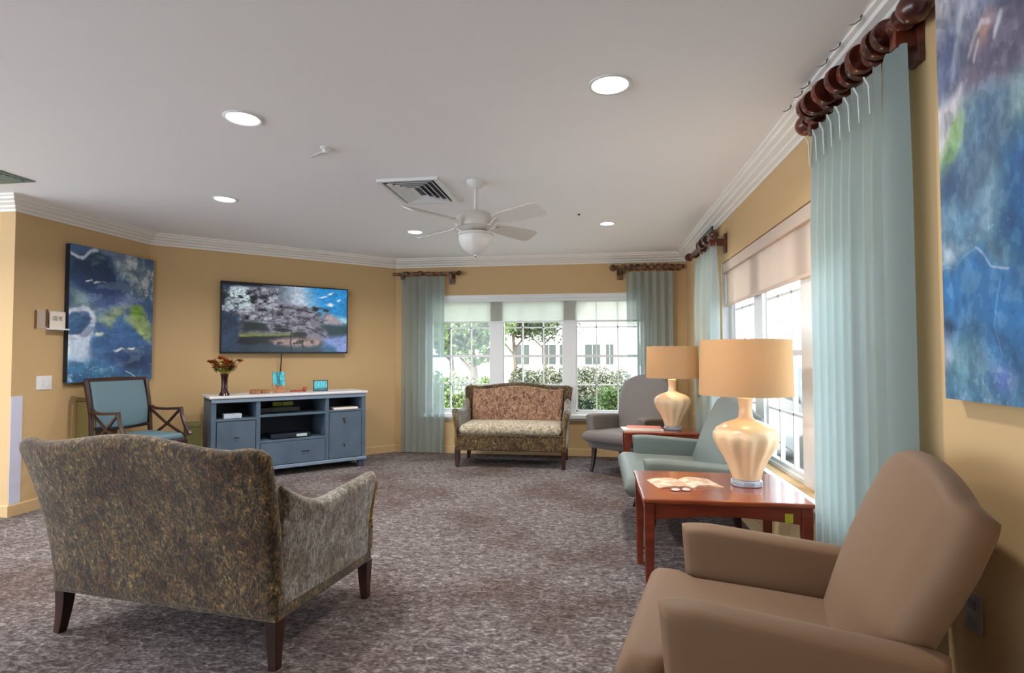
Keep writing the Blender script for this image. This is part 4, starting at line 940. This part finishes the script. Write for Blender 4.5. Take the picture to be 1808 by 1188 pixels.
# ================================================================== OUTSIDE
S(box('ground', mat('outside_paving', (188, 186, 178), .9, noise=((160, 162, 150), 3, 4, .4, .6)), -40, 40, YB+.3, 70, -.25, -.15))
lawn = box('ground_right', mat('outside_concrete', (196, 196, 192), .9, noise=((176, 178, 178), 4, 4, .4, .6)), XR+.3, 40, -8, YB+.3, -.25, -.15); S(lawn)
leafd = mat('leaf_dark', (44, 58, 34), .6, noise=((70, 88, 50), 6, 3, .4, .6)); leafl = mat('leaf_light', (78, 104, 46), .55, noise=((112, 136, 70), 6, 3, .4, .6)); bark = mat('bark', (96, 84, 72), .9)
hedgem = mat('hedge_leaf', (74, 80, 62), .7, noise=((104, 108, 88), 3, 3, .4, .6))
def foliage(name, m, parent, blobs, n, s_, seed):
    """leaf cards scattered through ellipsoids (x,y,z,rx,ry,rz)"""
    rn = np.random.RandomState(seed); B_ = np.array(blobs, float); w_ = B_[:, 3]*B_[:, 4]*B_[:, 5]; k = rn.choice(len(B_), n, p=w_/w_.sum())
    d = rn.normal(size=(n, 3)); d /= np.linalg.norm(d, axis=1)[:, None]; r_ = rn.uniform(.25, 1, n)**.4
    c = B_[k, :3]+d*r_[:, None]*B_[k, 3:]; a = rn.normal(size=(n, 3)); a /= np.linalg.norm(a, axis=1)[:, None]; b2 = np.cross(a, rn.normal(size=(n, 3))); b2 /= np.linalg.norm(b2, axis=1)[:, None]
    sz = s_*rn.uniform(.6, 1.4, n)[:, None]; P = np.stack([c-a*sz, c+b2*sz*.45, c+a*sz, c-b2*sz*.45], 1).reshape(-1, 3)
    me = bpy.data.meshes.new(name); me.from_pydata(P.tolist(), [], [(4*i, 4*i+1, 4*i+2, 4*i+3) for i in range(n)]); me.materials.append(m)
    o_ = bpy.data.objects.new(name, me); C.objects.link(o_); o_.parent = parent; return o_
def tree(x, y, h_, r_, label, m, seed, name='tree'):
    root = thing(name, (x, y, -.15), 0, label, 'tree')
    b_ = MB(); b_.tube([(0, 0, 0), (.05, 0, h_*.3), (-.04, .05, h_*.6), (.02, 0, h_*.9)], [.10, .08, .06, .03], 8); b_.tube([(0, 0, h_*.45), (r_*.6, .1, h_*.75)], [.05, .02], 6); b_.tube([(0, 0, h_*.4), (-r_*.6, -.1, h_*.7)], [.05, .02], 6); b_.build('trunk', bark, root, smooth=True)
    rn = random.Random(seed); bl = [(rn.uniform(-.5, .5)*r_, rn.uniform(-.5, .5)*r_, h_*.78+rn.uniform(-.35, .3)*h_*.5, r_*.55, r_*.5, h_*.16) for _ in range(9)]
    foliage('foliage', m, root, bl, 4200, .085, seed); return root
def shrub(x, y, w_, d_, h_, label, m, seed, n=3500, s_=.05, name='shrub', cat='shrub'):
    root = thing(name, (x, y, -.15), 0, label, cat); rn = random.Random(seed)
    b_ = MB(); 
    for k in range(5): b_.tube([(0, 0, 0), (rn.uniform(-.3, .3)*w_, rn.uniform(-.3, .3)*d_, h_*.6)], [.02, .008], 6)
    b_.build('stems', bark, root)
    nb = max(5, int(w_/max(h_, .3)*5)); bl = [((-.5+(k+.5)/nb)*w_*.9, rn.uniform(-.15, .15)*d_, h_*rn.uniform(.42, .58), w_/nb*1.1, d_*.5, h_*.47) for k in range(nb)]
    foliage('foliage', m, root, bl, n, s_, seed); return root
tree(-2.9, 13.4, 2.75, 1.2, 'leafy green tree outside the left end of the back window', leafl, 3)
tree(-4.4, 17.0, 3.4, 2.0, 'dark tall tree outside, furthest left behind the back window', leafd, 5)
tree(-3.0, 21.0, 3.8, 1.5, 'dark tree outside in front of the left end of the white building', leafd, 6)
shrub(-2.9, 12.0, 1.9, .7, 1.15, 'green hedge outside the left pane of the back window', leafl, 7, 4000, .05, 'hedge', 'hedge')
shrub(-.75, 16.4, 3.6, .9, 1.22, 'long grey green hedge outside in front of the white building', hedgem, 8, 9000, .05, 'hedge', 'hedge')
shrub(.34, 10.2, .62, .6, 1.05, 'round bright green bush just outside the right pane of the back window', leafl, 9, 4200, .035)
shrub(-.35, 10.6, .75, .5, .80, 'dusky bush outside, left of the bright green bush', leafd, 10, 3000, .035)
tree(-2.6, 29.0, 4.6, 2.4, 'wide dark tree directly in front of the white building roof', leafd, 16)
# white building
bd = thing('building', (-1, 35, -.15), 0, 'long white building with dark windows across the garden', 'building')
whb = mat('white_stucco', (246, 242, 234), .8)
box('walls', whb, -7, 16, 0, 8, 0, 3.6, bd)
b = MB(); b.prism([(-7.6, 3.6), (16.6, 3.6), (14, 5.4), (-5, 5.4)], 0, 8.6, Matrix.Translation((0, 8.3, 0)) @ Matrix.Rotation(R(90), 4, 'X')); b.build('roof', mat('pale_roof', (196, 190, 180), .8), bd)
dk = mat('dark_window_glass', (60, 66, 64), .3)
for (x0, x1) in ((-3.95, -3.05), (-2.25, -1.4), (-1.15, -.55), (.4, 1.3), (1.66, 2.1), (3.6, 4.6), (5.4, 6.2)):
    f = box('window', mat('building_window_frame', (150, 150, 142), .6), x0-.04, x1+.04, -.05, .02, .92, 2.2, bd)
    box('pane', dk, x0, x1, -.07, -.05, .96, 2.16, f); box('muntin', MATS['building_window_frame'], (x0+x1)/2-.02, (x0+x1)/2+.02, -.09, -.07, .96, 2.16, f)
# garden wall / porch line and parked cars
def car(x, y, rz, m, label):
    root = thing('car', (x, y, -.15), rz, label, 'car')
    prof = [(-2.1, .35), (-2.15, .7), (-1.9, .88), (-1.25, .95), (-.6, 1.38), (.55, 1.42), (1.3, 1.0), (2.05, .86), (2.15, .6), (2.12, .35)]
    b_ = MB(); b_.prism(prof, -.82, .82, Matrix.Rotation(R(90), 4, 'X')); b_.build('body', m, root, bevel=.06, seg=3)
    g_ = MB(); g_.prism([(-1.05, .98), (-.52, 1.33), (.5, 1.36), (1.12, 1.0)], -.835, .835, Matrix.Rotation(R(90), 4, 'X')); g_.build('side_glass', dk, root)
    for xx in (-1.35, 1.35):
        for yy in (-.76, .76):
            b_ = MB(); b_.lathe([(.2, -.1), (.33, -.1), (.34, 0), (.33, .1), (.2, .1)], 24, Matrix.Translation((xx, yy, .34)) @ Matrix.Rotation(R(90), 4, 'X')); b_.build('wheel', black_m, root, smooth=True)
    return root
car(3.2, 24, R(5), mat('white_car_paint', (226, 228, 232), .3, coat=.5), 'white parked car outside beyond the right pane of the back window')
car(3.15, 7.6, R(84), mat('slate_car_paint', (92, 104, 126), .3, coat=.5), 'slate blue parked car outside the right wall window')
tree(7.5, 12.5, 5.5, 1.6, 'bare looking dark tree outside the right wall window', leafd, 12)
shrub(3.2, 11.2, 1.6, .8, 1.2, 'dark shrub outside the right wall window beyond the car', leafd, 13, 3500, .05)
